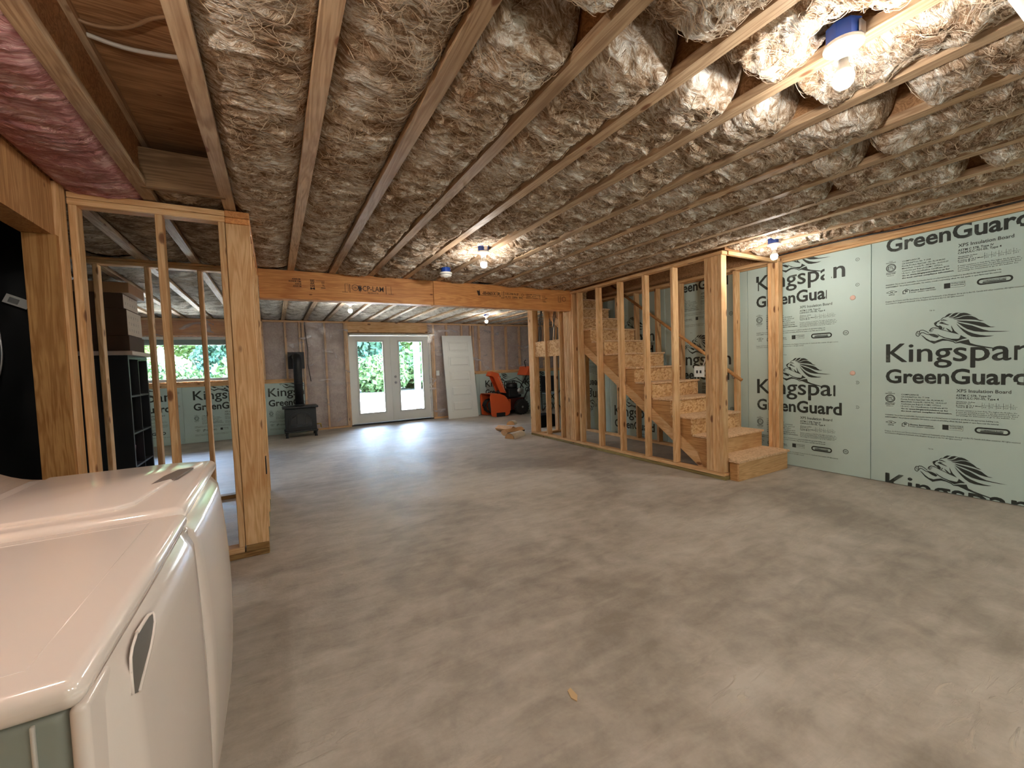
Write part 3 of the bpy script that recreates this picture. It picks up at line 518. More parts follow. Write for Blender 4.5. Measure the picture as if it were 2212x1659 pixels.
def poly_sheet(x0, x1, z0, z1, y, seed):
    nx = max(4, int((x1-x0)/0.022)); nz = max(4, int((z1-z0)/0.022)); X, Z = np.meshgrid(np.linspace(x0, x1, nx), np.linspace(z0, z1, nz))
    a = 0.6*X - 0.8*Z; b = 0.8*X + 0.6*Z
    Y = y - 0.012*ridge(a*0.9, b*2.4, seed, 2) - 0.003*ridge(a*2, b*7, seed+3, 2)
    vs = np.stack([X, Y, Z], -1).reshape(-1, 3); g = G(); g.add(vs.tolist(), [(i*nx+j, i*nx+j+1, (i+1)*nx+j+1, (i+1)*nx+j) for i in range(nz-1) for j in range(nx-1)], True)
    obj('plastic_sheet', g, POLY, wf)
poly_sheet(-4.6, -3.05, 1.10, 2.30, 9.735, 1); poly_sheet(-3.05, -0.72, 1.985, 2.30, 9.735, 2); poly_sheet(-0.74, X1, 1.10, 2.30, 9.735, 4)
poly_sheet(0.50, 1.44, 0.03, 1.0, 9.72, 11); poly_sheet(0.50, 1.44, 0.94, 2.29, 9.70, 12); poly_sheet(3.23, 4.42, 0.03, 2.30, 9.71, 13); poly_sheet(4.40, 8.2, 1.10, 2.30, 9.735, 14)
obj('wiring', G().tube([(0.60,9.70,2.29),(0.60,9.69,2.1),(0.63,9.68,1.7),(0.62,9.69,1.4),(0.66,9.68,1.05)], 0.008, 6), WIRE_D, wf)

# french door
d1 = thing('door_1', 'white double french door with full glass panes in far wall', None, (2.38, 9.88, 0), kind='structure')
g = G(); g.box(1.44, 1.482, 9.80, 9.95, 0, 2.065); g.box(3.29, 3.332, 9.80, 9.95, 0, 2.065); g.box(1.44, 3.332, 9.80, 9.95, 2.025, 2.065); obj('door_frame', g, WHITE_P, d1)
obj('threshold', G().box(1.44, 3.332, 9.78, 9.97, 0.0, 0.03), BLACK, d1)
for a, b, ga, gb in ((1.486, 2.384, 1.64, 2.20), (2.390, 3.286, 2.565, 3.125)):
    g = G(); z0, z1 = 0.035, 2.02; y0, y1 = 9.845, 9.89
    g.box(a, ga, y0, y1, z0, z1); g.box(gb, b, y0, y1, z0, z1); g.box(ga, gb, y0, y1, z0, 0.265); g.box(ga, gb, y0, y1, 1.885, z1)
    lf = obj('door_leaf', g, WHITE_P, d1)
    g = G(); t = 0.028
    for q in ((ga-t, ga+0.006, 0.265-t, 1.885+t), (gb-0.006, gb+t, 0.265-t, 1.885+t)): g.box(q[0], q[1], 9.832, 9.845, q[2], q[3])
    for q in ((0.265-t, 0.271), (1.879, 1.885+t)): g.box(ga+0.006, gb-0.006, 9.832, 9.845, q[0], q[1])
    obj('glazing_bead', g, plain('bead_white', srgb(205,208,205), 0.4), d1); obj('glass_pane', G().box(ga, gb, 9.862, 9.868, 0.265, 1.885), GLASS, d1)
obj('astragal', G().box(2.370, 2.402, 9.832, 9.845, 0.04, 2.02), WHITE_P, d1)
for z in (1.065, 0.93): obj('door_knob' if z < 1 else 'deadbolt', G().lathe([(0.001,-0.001),(0.028,-0.001),(0.03,-0.012),(0.012,-0.02),(0.012,-0.04),(0.026,-0.05),(0.022,-0.066),(0.001,-0.07)] if z < 1 else [(0.001,0),(0.028,0),(0.028,-0.015),(0.014,-0.022),(0.001,-0.022)], (2.462, 9.845, z), 16, 'y'), STEEL, d1)
# window
w1 = thing('window_1', 'wide white framed window over foam boards in far wall', None, (-1.9, 9.88, 1.14), kind='structure')
g = G(); xa, xb, za, zb = -3.02, -0.742, 1.142, 1.982
g.box(xa, xb, 9.80, 9.95, za, za+0.055); g.box(xa, xb, 9.80, 9.95, zb-0.05, zb); g.box(xa, xa+0.05, 9.80, 9.95, za+0.055, zb-0.05); g.box(xb-0.05, xb, 9.80, 9.95, za+0.055, zb-0.05); g.box(-1.92, -1.87, 9.84, 9.92, za+0.055, zb-0.05)
obj('window_frame', g, WHITE_P, w1)
for a, b in ((xa+0.05, -1.92), (-1.87, xb-0.05)): obj('window_pane', G().box(a, b, 9.875, 9.881, za+0.055, zb-0.05), GLASS, w1)
obj('blind_rail', G().box(xa+0.05, xb-0.05, 9.885, 9.90, zb-0.15, zb-0.05), plain('blind_grey', srgb(206,214,210), 0.6), w1)

# ---------------------------------------------------------------- ceiling joists and batts
def joist(k, y0, y1, label):
    x = JX(k); t = thing('ceiling_joist', label, 'joist', (x, y0, ZC), group='wooden I-joists under the subfloor')
    obj('bottom_flange', G().box(x-FH, x+FH, y0, y1, ZC, ZC+0.038), JOIST['y'], t)
    obj('web', G().box(x-0.0055, x+0.0055, y0, y1, ZC+0.038, ZS-0.038), PLYW, t)
    obj('top_flange', G().box(x-FH, x+FH, y0, y1, ZS-0.038, ZS-0.001), JOIST['y'], t)
for k in range(-1, 11):
    lab = 'brown wooden joist running onto the left corner post' if k == 0 else ('brown wooden joist edging the pink insulation, left of the corner post' if k == -1 else '%s brown ceiling joist right of the one on the corner post' % ORD[k])
    if k == 10: lab = 'tenth ceiling joist right of the corner post, directly over the stair wall'
    joist(k, -1.8, 9.93, lab)
joist(11, -1.8, 2.598, 'ceiling joist stopping at the stairwell, next to the last bulb'); joist(12, -1.8, 2.598, 'last ceiling joist before the green board wall')
joist(11, 6.205, 9.93, 'ceiling joist starting behind the stairwell, inner one'); joist(12, 6.205, 9.93, 'ceiling joist starting behind the stairwell, outer one')
for k in range(-2, -10, -1): joist(k, 3.42, 9.93, '%s ceiling joist left of the pink insulation, seen past the stud partition' % ORD[-k-1])
for k in range(13, 21): joist(k, 6.65, 9.93, '%s ceiling joist of the side bay behind the stair wall' % ORD[k-12])
HOLES = [(1.745,.70,.085), (1.735,3.5,.075), (1.68,4.33,.07), (1.10,6.95,.07), (3.935,7.92,.07), (4.16,2.22,.07)]
FIB = plain('loose_fiber', srgb(214,196,172), 0.9, spec=0.1)
def batt(xl, xr, y0, y1, mat, label, fib=0, dy=0.009, nx=40, rough=1.0, seed=0, e0=True, e1=True, name='insulation_batt', zb=ZC+0.052, sag=0.034, dense=True):
    ny = max(6, int((y1-y0)/dy)); ys = np.linspace(y0, y1, ny); ts = np.linspace(0, 1, nx); T, Y = np.meshgrid(ts, ys); X = xl + (xr-xl)*T
    s = np.sin(np.pi*np.clip(T, 0, 1))
    sg = sag * (0.75 + 0.5*vn(Y*1.1, Y*0+seed*3.3, seed))
    Z = zb - sg * s**0.55
    wq = fbm(X*4, Y*4, seed+40, 3); arc = 0.35*(T-0.5)**2*(1 if seed % 2 else -1)
    ph = (Y + arc*0.5 + 0.16*wq)
    sw_ = ridge(X*2.6 + 1.8*wq, ph*17, seed+3, 3); f2 = ridge(X*7, ph*42+2*wq, seed+9, 2)
    lum = fbm(X*5.0, Y*5.0, seed+21, 3) - 0.45
    ed = np.minimum(1, s*2.2)
    f3 = ridge(X*16+3*wq, ph*70+X*9, seed+31, 2)
    Z = Z - rough*ed*(0.026*sw_ + 0.0135*f2 + 0.0065*f3) - rough*ed*0.022*lum + 0.012
    cau = ridge(X*11+5*wq, Y*11+5*wq, seed+77, 3)
    Z = Z - (rough > 1.2)*ed*0.022*cau*(vn(X*3,Y*2.0,seed+5) > 0.35)
    if e0: d = np.maximum(0, Y-y0-0.05*fbm(X*9, X*0+seed, 3)*(rough > 0.9)); Z = Z + np.where(d < 0.06, (1-d/0.06)**2*0.17, 0) - 0.016*rough*s*np.exp(-((d-0.13)/0.09)**2)
    if e1: d = y1-Y; Z = Z + np.where(d < 0.05, (1-d/0.05)**2*0.17, 0) - 0.015*s*np.exp(-((d-0.11)/0.08)**2)
    for hx, hy, hr in HOLES:
        r2 = ((X-hx)**2+(Y-hy)**2)/hr**2; Z = Z + np.exp(-r2**2)*0.10
    Z = np.minimum(Z, ZS-0.02)
    vs = np.stack([X, Y, Z], -1).reshape(-1, 3); i, j = np.meshgrid(np.arange(ny-1), np.arange(nx-1), indexing='ij'); a = (i*nx+j).ravel()
    F = np.stack([a, a+nx, a+nx+1, a+1], -1)
    me = bpy.data.meshes.new(name); me.vertices.add(len(vs)); c0 = np.array([(xl+xr)/2, (y0+y1)/2, ZC]); me.vertices.foreach_set('co', (vs - c0).ravel())
    me.loops.add(F.size); me.loops.foreach_set('vertex_index', F.ravel().astype(np.int32)); me.polygons.add(len(F))
    me.polygons.foreach_set('loop_start', (np.arange(len(F))*4).astype(np.int32)); me.polygons.foreach_set('use_smooth', np.ones(len(F), bool)); me.update(); me.validate()
    me.materials.append(mat); ob = bpy.data.objects.new(name, me); COL.objects.link(ob); ob.location = c0
    tag(ob, label, 'insulation', 'fiberglass batts between the joists')
    if fib:
        r2 = np.random.default_rng(seed+500); n = int(fib*(y1-max(y0, 0.2))); L = 9; gx = r2.random(n)*0.9+0.05; gy = max(y0, 0.2)+r2.random(n)*(y1-max(y0, 0.2)); ang = r2.normal(size=n)*0.7 + np.where(r2.random(n) < 0.3, 1.4, 0); cur = r2.normal(size=n)*0.5; ln = 0.010+0.012*r2.random(n)
        px = gx*(xr-xl); py = gy.copy(); P = []; off = 0.001+0.004*r2.random(n)
        for q in range(L):
            ii = np.clip(((py-y0)/(y1-y0)*(ny-1)).astype(int), 0, ny-1); jj = np.clip((px/(xr-xl)*(nx-1)).astype(int), 0, nx-1); zz = Z[ii, jj]
            P.append(np.stack([xl+px, py, zz - off - 0.012*np.sin(np.pi*q/(L-1))*r2.random(n)**2], 1)); px = np.clip(px+np.cos(ang)*ln, 0.004, xr-xl-0.004); py = np.clip(py+np.sin(ang)*ln, y0, y1); ang = ang+cur*0.5+r2.normal(size=n)*0.35
        P = np.array(P); P[1:-1] = (P[:-2]+2*P[1:-1]+P[2:])/4; wd = (0.0007+0.0011*r2.random(n)**2)[None, :, None]*np.array([0.3,0.8,1,1,1,1,1,0.8,0.3])[:, None, None]
        D = np.gradient(P, axis=0); N = np.stack([-D[..., 1], D[..., 0], np.zeros_like(D[..., 0])], -1); N /= np.linalg.norm(N, axis=-1, keepdims=True)+1e-9
        V = np.stack([P-N*wd, P+N*wd], 2).transpose(1, 0, 2, 3).reshape(-1, 3) - c0
        b0 = (np.arange(n)*2*L)[:, None] + (np.arange(L-1)*2)[None, :]; b0 = b0.ravel(); F2 = np.stack([b0, b0+1, b0+3, b0+2], -1)
        m2 = bpy.data.meshes.new('loose_fibers'); m2.vertices.add(len(V)); m2.vertices.foreach_set('co', V.ravel()); m2.loops.add(F2.size); m2.loops.foreach_set('vertex_index', F2.ravel().astype(np.int32)); m2.polygons.add(len(F2)); m2.polygons.foreach_set('loop_start', (np.arange(len(F2))*4).astype(np.int32)); m2.polygons.foreach_set('use_smooth', np.ones(len(F2), bool)); m2.update(); m2.validate()
        m2.materials.append(FIB); fo = bpy.data.objects.new('loose_fibers', m2); COL.objects.link(fo); fo.parent = ob; fo['kind'] = 'stuff'
    return ob
BR = {0:(0.2,0.2), 1:(0.55,0.57), 2:(1.06,1.15), 3:(0.97,1.05), 4:(0.98,1.06), 5:(0.95,1.02), 6:(0.74,0.80), 7:(1.0,1.04), 8:(1.35,1.37), 9:(0.8,0.82)}
for k in range(0, 10):
    xl, xr = JX(k)+0.014, JX(k+1)-0.014
    n = 'ceiling bay %s right of the corner post' % ORD[k+1] if False else '%s ceiling bay right of the corner post' % ORD[k+1]
    a, b = BR[k]; rg = 1.5 if k >= 2 else 1.15
    batt(xl, xr, -1.7, a, INS, 'brown fiberglass batt, near part of the %s' % n, dy=0.02 if k < 2 else 0.012, rough=1.6, seed=k*7+1, e0=False, fib=260 if a > 0.3 else 0)
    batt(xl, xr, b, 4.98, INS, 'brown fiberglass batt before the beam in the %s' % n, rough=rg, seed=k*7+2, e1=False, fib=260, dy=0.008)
for k in range(0, 13):
    n = '%s ceiling bay right of the corner post' % ORD[k+1]
    batt(JX(k)+0.014, JX(k+1)-0.014, 5.0 if k < 10 else 6.25, 9.92, INS_F, 'daylight-paled fiberglass batt beyond the beam in the %s' % n, dy=0.016, nx=24, seed=k*5+100, rough=1.0, e0=False, e1=False)
for k in (10, 11): batt(JX(k)+0.014, JX(k+1)-0.014, -1.7, 2.57, INS, 'brown fiberglass batt between camera and stairwell, %s bay before the green wall' % ('second' if k == 10 else 'last full'), rough=1.4, seed=k*7+2, e0=False, fib=220)
for k in range(-9, 0):
    n = '%s ceiling bay left of the corner post' % ORD[-k]
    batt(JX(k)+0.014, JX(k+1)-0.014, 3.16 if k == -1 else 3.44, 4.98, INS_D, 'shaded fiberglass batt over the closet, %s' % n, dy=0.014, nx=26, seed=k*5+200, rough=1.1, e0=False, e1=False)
    batt(JX(k)+0.014, JX(k+1)-0.014, 5.0, 9.92, INS_F, 'daylight-paled fiberglass batt beyond the closet, %s' % n, dy=0.018, nx=24, seed=k*5+300, rough=1.0, e0=False, e1=False)
for k in range(13, 20): batt(JX(k)+0.014, JX(k+1)-0.014, 6.66, 9.92, INS_F, 'daylight-paled fiberglass batt in the %s bay behind the green board wall' % ORD[k-12], dy=0.02, nx=20, seed=k*5+400, e0=False, e1=False)
batt(-0.999, JX(-1)-0.026, -1.7, 3.42, PINK, 'pink fiberglass batt above the appliances', rough=0.8, seed=55, nx=50, dy=0.010, e0=False, e1=False, sag=0.03, zb=ZC+0.012)
# open bay: blocking and cables
bl = obj('joist_blocking', G().box(JX(-1)+0.0055, JX(0)-0.0055, 3.085, 3.12, ZC-0.005, ZC+0.215), wood('blocking_wood', srgb(168,134,98), srgb(112,84,56), 'x', knots=0.2)); tag(base_origin(bl, ((JX(-1)+JX(0))/2, 3.1, ZC)), 'grey brown blocking board across the open joist bay', 'blocking')
cb = obj('ceiling_cable', G().tube([(-0.60,2.20,2.602),(-0.53,2.22,2.598),(-0.42,2.18,2.60),(-0.32,2.06,2.60),(-0.21,2.02,2.602)], 0.007, 6, fair=2), plain('cable_tan', srgb(150,116,84), 0.5)); tag(base_origin(cb, (-0.4,2.1,2.6)), 'curved tan cable across the open joist bay, nearer the camera', 'cable', 'cables stapled in the open joist bay')
cb = obj('ceiling_cable', G().tube([(-0.60,2.28,2.602),(-0.48,2.31,2.598),(-0.36,2.30,2.60),(-0.21,2.26,2.602)], 0.009, 6, fair=2), WIRE); tag(base_origin(cb, (-0.4,2.28,2.6)), 'pale cable across the open joist bay, farther from the camera', 'cable', 'cables stapled in the open joist bay')
# ---------------------------------------------------------------- beam
bm_ = thing('ceiling_beam', 'orange laminated wooden beam with black printing spanning the room', 'beam', (1.9, 5.07, 2.02))
p1 = obj('beam_section', G().box(-0.092, 1.764, 5.0, 5.135, 2.02, ZC-0.001), LVL['x'], bm_, bevel=0.002, segs=1); p2 = obj('beam_section', G().box(1.769, 3.978, 5.0, 5.135, 2.02, ZC-0.001), LVL['x'], bm_, bevel=0.002, segs=1)
def on_beam(parent, build):
    g = G(); build(g); g2 = G(); g2.add([(v[0], 4.9985, v[1]) for v in g.v], g.f); me = mesh_of('printing', g2); obj('printing', me, plain('black_ink', srgb(58,34,22), 0.6), bm_ if parent is None else parent)
def bA(g):
    put_text(g, 'CP-LAM', 0.925, 2.145, 0.058, 0.235, bold=0.006); put_text(g, 'PRODUCTS', 0.98, 2.118, 0.014, 0.12, bold=0.02)
    ring(g, 0.845, 2.178, 0.036, 0.005); put_text(g, 'CPB', 0.825, 2.172, 0.014, bold=0.02); flat_poly(g, [(0.875,2.185),(0.885,2.21),(0.89,2.19),(0.90,2.215),(0.903,2.19),(0.915,2.205),(0.912,2.18),(0.922,2.17),(0.912,2.16),(0.915,2.14),(0.903,2.148),(0.898,2.12),(0.892,2.145),(0.88,2.14),(0.884,2.16)])
    for u in (0.735, 1.245): rect(g, u, 2.12, u+0.004, 2.215); rect(g, u-0.03, 2.12, u+0.03, 2.124)
    for u in (0.785, 1.185): rect(g, u, 2.12, u+0.006, 2.215)
    rect(g, 0.735, 2.212, 0.775, 2.215); rect(g, 0.77, 2.135, 0.773, 2.215)
    for i, (u, w) in enumerate(((0.215,0.08),(0.18,0.12),(0.24,0.06),(0.22,0.08))): put_text(g, 'ACNOR O86', u, 2.225-0.025*i, 0.018, w, bold=0.03)
    for i in range(4): put_text(g, ('SE','AR','OS','M')[i], 0.385, 2.215-0.028*i, 0.022, 0.045, bold=0.03)
    rect(g, 0.44, 2.225, 0.53, 2.229); put_text(g, 'EX', 0.50, 2.20, 0.018, 0.03, bold=0.02); put_text(g, 'TL', 0.505, 2.17, 0.018, 0.025, bold=0.02); rect(g, 0.49, 2.15, 0.535, 2.157)
on_beam(p1, bA)
def bB(g):
    put_text(g, '-00-0601X', 2.44, 2.185, 0.042, 0.20, bold=0.03); rect(g, 2.40, 2.172, 2.66, 2.177); rect(g, 2.655, 2.172, 2.66, 2.24)
    flat_poly(g, [(2.36,2.235),(2.39,2.23),(2.40,2.25),(2.41,2.18),(2.385,2.165),(2.375,2.18)])
    put_text(g, 'PL', 2.67, 2.175, 0.05, 0.045, bold=0.03); rect(g, 2.735, 2.15, 2.74, 2.245); rect(g, 2.76, 2.15, 2.768, 2.245); rect(g, 2.72, 2.15, 2.768, 2.155)
    put_text(g, '3.0E-2900 Fb SP', 2.785, 2.20, 0.028, 0.21, bold=0.02); put_text(g, 'PLTD 13896  INC', 2.785, 2.155, 0.028, 0.28, bold=0.02); ring(g, 3.06, 2.21, 0.018, 0.004)
    for i in range(3): put_text(g, ('CSA-O86  APPROVED', 'SERIES  (EWP) 11.88', 'MADE IN CANADA  X2')[i], 3.12, 2.215-0.024*i, 0.014, 0.24, bold=0.02)
    rect(g, 3.40, 2.13, 3.405, 2.22); rect(g, 3.43, 2.13, 3.435, 2.22); rect(g, 3.40, 2.127, 3.46, 2.132); put_text(g, 'SPF', 3.44, 2.17, 0.018, bold=0.02)
    rect(g, 3.67, 2.14, 3.675, 2.23); rect(g, 3.71, 2.14, 3.716, 2.23); rect(g, 3.67, 2.136, 3.716, 2.14); ring(g, 3.775, 2.185, 0.035, 0.006)
on_beam(p2, bB)
# ---------------------------------------------------------------- stud walls
def stud_box(name, x0, x1, y0, y1, z0, z1, mat, parent): return obj(name, G().box(x0, x1, y0, y1, z0, z1), mat, parent, bevel=0.0035, segs=1)
w = thing('stud_wall', 'open stud frame behind the washing machine, left of the corner post', 'stud wall', (-0.6, 3.35, 0))
stud_box('sill_plate', -0.97, -0.092, 3.312, 3.401, 0, 0.038, TREATEDX, w); stud_box('bottom_plate', -0.97, -0.236, 3.312, 3.401, 0.04, 0.078, STUD['x'], w)
for x in (-0.966, -0.586, -0.267): stud_box('stud', x, x+0.036, 3.312, 3.401, 0.079, 2.238, STUD['z'], w)
stud_box('top_plate', -0.97, -0.228, 3.312, 3.401, 2.239, 2.275, STUD['x'], w); stud_box('top_plate', -0.97, -0.228, 3.312, 3.401, 2.277, 2.312, STUD['x'], w)
w = thing('stud_wall', 'built-up corner post and stud row running from it back to the beam', 'stud wall', (-0.16, 4.1, 0))
stud_box('corner_stud', -0.228, -0.092, 3.3125, 3.349, 0.082, 2.232, STUD['z'], w)
stud_box('bottom_plate', -0.228, -0.092, 3.3125, 3.40, 0.04, 0.08, TREATEDX, w); stud_box('bottom_plate', -0.228, -0.096, 3.402, 5.0, 0.0, 0.038, TREATED, w)
stud_box('top_plate', -0.228, -0.092, 3.3125, 4.998, 2.234, 2.272, LVL['y'], w); stud_box('top_plate', -0.228, -0.092, 3.3125, 4.998, 2.274, 2.316, LVL['y'], w)
for y in (3.351, 3.391, 3.76, 4.166, 4.572, 4.90, 4.94): stud_box('stud', -0.228, -0.094, y, y+0.036, 0.084 if y < 3.4 else 0.04, 2.232, STUD['z'], w)
stud_box('jack_post', -0.228, -0.10, 5.0, 5.135, 0.0, 2.018, STUD['z'], w)
sb = obj('switch_box', G().box(-0.091, -0.084, 3.46, 3.53, 0.52, 0.64), BLACK); tag(base_origin(sb, (-0.088, 3.5, 0.52)), 'black outlet box on the side of the corner post', 'outlet box')
w = thing('stud_wall', 'rear closet stud frame in line with the beam', 'stud wall', (-0.8, 5.05, 0))
stud_box('bottom_plate', -1.37, -0.235, 5.0, 5.089, 0, 0.038, TREATEDX, w)
for x in (-1.335, -0.987, -0.594, -0.272): stud_box('stud', x, x+0.036, 5.0, 5.089, 0.04, 2.256, STUD['z'], w)
stud_box('top_plate', -1.37, -0.23, 5.0, 5.089, 2.258, 2.295, STUD['x'], w); stud_box('top_plate', -4.6, -0.23, 5.0, 5.089, 2.297, 2.319, STUD['x'], w)
# stair wall
w = thing('stud_wall', 'long open stud wall in front of the stairs, ending in a thick post', 'stud wall', (3.935, 4.4, 0))
XA, XB = 3.89, 3.979
stud_box('sill_plate', XA, XB, 2.56, 6.215, 0, 0.034, TREATED, w); stud_box('bottom_plate', XA, XB, 2.57, 6.21, 0.036, 0.068, STUD['y'], w)
stud_box('top_plate', XA, XB, 2.57, 6.0, 2.262, 2.298, STUD['y'], w)
ys = [2.581, 2.619, 2.657, 2.695, 2.733, 3.157, 3.569, 3.991, 4.405, 4.814, 4.955]
for y in ys: stud_box('stud', XA, XB, y, y+0.0365, 0.07, 2.26 if y < 4.95 else 2.26, STUD['z'], w)
for y in (5.0, 5.0385, 5.077, 5.1155, 5.154, 5.29, 5.69, 6.06, 6.0985, 6.137, 6.1755): stud_box('stud', XA, XB, y, y+0.0365, 0.07, 2.017 if y < 5.13 else 2.26, STUD['z'], w)
stud_box('block', XA+0.03, XA+0.05, 5.335, 5.685, 1.36, 1.62, OSB, w); stud_box('block', XA+0.03, XA+0.05, 5.73, 6.055, 1.36, 1.62, OSB, w)
w = thing('stud_wall', 'short stud frame closing the back of the stair enclosure', 'stud wall', (4.4, 6.2, 0))
stud_box('bottom_plate', 3.985, 4.85, 6.11, 6.199, 0, 0.036, STUD['x'], w)
for x in (4.0, 4.4, 4.81): stud_box('stud', x, x+0.036, 6.11, 6.199, 0.038, 2.26, STUD['z'], w)
stud_box('top_plate', 3.985, 4.85, 6.11, 6.199, 2.262, 2.298, STUD['x'], w)
w = thing('stud_wall', 'stud frame between the stairs and the green foam boards', 'stud wall', (4.90, 4.3, 0))
stud_box('bottom_plate', 4.86, 4.949, 2.55, 6.2, 0, 0.036, STUD['y'], w)
for y in (2.552, 2.591, 2.630, 3.04, 3.422, 3.828, 4.234, 4.64, 5.046, 5.452, 5.858): stud_box('stud', 4.86, 4.949, y, y+0.0365, 0.038, 2.275, STUD['z'], w)
stud_box('top_plate', 4.86, 4.949, 2.55, 6.2, 2.277, 2.315, STUD['y'], w)
hd = obj('stair_entry_plate', G().box(3.981, 4.858, 2.558, 2.594, 2.262, 2.298), STUD['x']); tag(base_origin(hd, (4.42, 2.576, 2.28)), 'thin wooden plate spanning above the foot of the stairs', 'wood plate')
ob_ = thing('outlet', 'white double outlet box on the thick stair post', 'outlet', (3.886, 2.83, 1.1))
obj('cover_plate', G().box(3.872, 3.889, 2.775, 2.89, 1.045, 1.16), WHITE_P, ob_, bevel=0.003)
for y in (2.812, 2.853):
    obj('socket', G().box(3.8705, 3.872, y-0.010, y+0.010, 1.085, 1.115), BLACK, ob_)
obj('cable', G().tube([(3.88,2.79,1.158),(3.878,2.77,1.20),(3.90,2.775,1.24)], 0.006, 6), WIRE, ob_)
# loose wiring in the studs beside the beam end
for i, (y, l) in enumerate(((5.40, 'thin dark cables hanging between studs under the beam end, nearer pair'), (5.80, 'thin dark cables hanging between studs under the beam end, farther pair'))):
    t = thing('hanging_cable', l, 'cable', (3.94, y, 2.25))
    for j in range(2): obj('cable', G().tube([(3.93+0.02*j, y+0.03*j, 2.26), (3.94, y+0.07+0.05*j, 1.98), (3.93, y+0.12-0.05*j, 1.80), (3.935, y+0.16-0.06*j, 1.62)], 0.008, 6), WIRE_D, t)

# ---------------------------------------------------------------- staircase
stc = thing('staircase', 'unfinished wooden staircase with chipboard risers rising away behind the stud wall', 'stairs', (4.4, 4.1, 0))
N = 13; RUN, RISE, Y0, Z0 = 0.275, 0.19, 2.44, 0.21
for n in range(N):
    yn, zn = Y0 + RUN*n, Z0 + RISE*n; xl, xr = (3.985, 4.853) if n else (3.94, 4.853)
    if n == 0: yb_ = yn + RUN + 0.02
    tr = obj('tread', G().box(xl, xr, yn, yn+RUN+0.018, zn-0.022, zn), osb('tread_board', srgb(220,184,146), srgb(232,198,160), srgb(200,160,122), 60) if n == 0 else bpy.data.materials['tread_board'], stc, bevel=0.002, segs=1)
    if n == 0:   # the lowest tread passes in front of the post only where the wall has ended
        tr.data = mesh_of('tread', G().box(3.985, 4.853, 2.44, 2.733, zn-0.022, zn).box(3.935, 3.985, 2.44, 2.552, zn-0.022, zn)); tr.data.materials.append(bpy.data.materials['tread_board']); tr.data.transform(Matrix.Translation(-stc.location))
    obj('riser', G().box(xl if n else 3.955, xr-0.012, yn+0.018, yn+0.036, zn-RISE+(0.0 if n else -0.018), zn-0.0225), OSB if n > 1 else wood('riser_plywood' if n else 'riser_plywood_low', srgb(224,184,134), srgb(190,144,96), 'x', knots=0.2), stc)
def stringer(x0, x1, front):
    pts = [(Y0+0.037, 0.0)]
    for n in range(N):
        y = Y0+0.037+RUN*n; z = Z0-0.0225+RISE*n; pts += [(y, z), (y+RUN, z)]
    ye = Y0+0.037+RUN*N; pts += [(ye, 0.69*(ye-2.82)), (2.86, 0.02), (2.83, 0.0)]
    obj('stringer', G().prism(pts, 'x', x0, x1), PLYV2, stc)
PLYV2 = wood('stringer_board', srgb(212,166,112), srgb(166,118,70), 'y', knots=0.3)
stringer(4.0, 4.022, True); stringer(4.81, 4.832, False)
obj('side_board', G().box(3.957, 3.975, 2.477, 2.555, 0.0, 0.187), PLYV2, stc)
for x in (3.982, 4.834): obj('stringer_brace', G().prism([(2.86, 0.02), (2.95, 0.09+0.13), (5.9, 0.69*(5.9-2.82)+0.13), (5.9, 0.69*(5.9-2.82)), (2.90,0.045)], 'x', x, x+0.018), STUD['y'], stc)
hr = thing('handrail', 'round wooden handrail sloping up along the stairs', 'handrail', (4.80, 2.97, 0.985))
obj('rail', G().tube([(4.80, 2.94, 0.965), (4.80, 5.15, 2.50)], 0.02, 12), wood('rail_wood', srgb(214,160,104), srgb(176,118,66), 'y', knots=0.01), hr)
for y in (3.06, 3.85, 4.66): obj('bracket', G().tube([(4.80, y, 0.985+0.695*(y-2.97)-0.02), (4.81, y, 0.985+0.695*(y-2.97)-0.06), (4.859, y, 0.985+0.695*(y-2.97)-0.06)], 0.006, 6), STEEL, hr)

# ---------------------------------------------------------------- bulbs and smoke alarm
def lamp(x, y, z, label):
    t = thing('ceiling_lamp', label, 'lamp', (x, y, z), group=None)
    jb = obj('junction_box', G().lathe([(0.052, 0.0), (0.052, 0.055), (0.048, 0.06)], (x, y, z+0.008), 8, smooth=False), BLUE, t)
    obj('bracket', G().box(x-0.018, x+0.018, y-0.056, y-0.050, z+0.012, z+0.05), STEEL, jb)
    obj('lampholder', G().lathe([(0.057, 0.008), (0.058, 0.0), (0.056, -0.005), (0.038, -0.012), (0.026, -0.022), (0.023, -0.045), (0.0205, -0.047), (0.019, -0.040)], (x, y, z), 28), PORC, t)
    obj('bulb_neck', G().lathe([(0.0125, -0.040), (0.014, -0.056), (0.019, -0.070), (0.0235, -0.080), (0.0275, -0.092)], (x, y, z), 18), PORC, t)
    b = obj('bulb', G().lathe([(0.0280, -0.0925), (0.0295, -0.098), (0.0305, -0.108), (0.028, -0.122), (0.019, -0.134), (0.004, -0.139)], (x, y, z), 14), GLOW, t)
    return t
lamp(1.745, 0.70, 2.285, 'lit bare bulb in a white porcelain holder, nearest the camera'); lamp(1.735, 3.50, 2.285, 'lit bare bulb in front of the beam near the smoke alarm')
lamp(4.16, 2.22, 2.285, 'lit bare bulb in front of the stairwell'); lamp(1.085, 6.95, 2.285, 'lit bare bulb beyond the beam toward the french door'); lamp(3.935, 7.92, 2.285, 'lit bare bulb beyond the beam over the leaning white door')
lamp(1.36, -0.95, 2.285, 'added fill bulb behind the camera position'); lamp(3.35, -1.0, 2.285, 'added fill bulb behind the camera toward the green wall'); lamp(-0.52, 1.05, 2.285, 'lit bare bulb above the washer and dryer'); lamp(0.52, -1.3, 2.285, 'added fill bulb at the back wall, left one'); lamp(2.55, -1.35, 2.285, 'added fill bulb at the back wall, right one')  # bulbs behind the camera are added out of view as fill light
sa = thing('smoke_alarm', 'white round smoke alarm on a blue box in front of the beam', 'smoke alarm', (1.68, 4.33, 2.28))
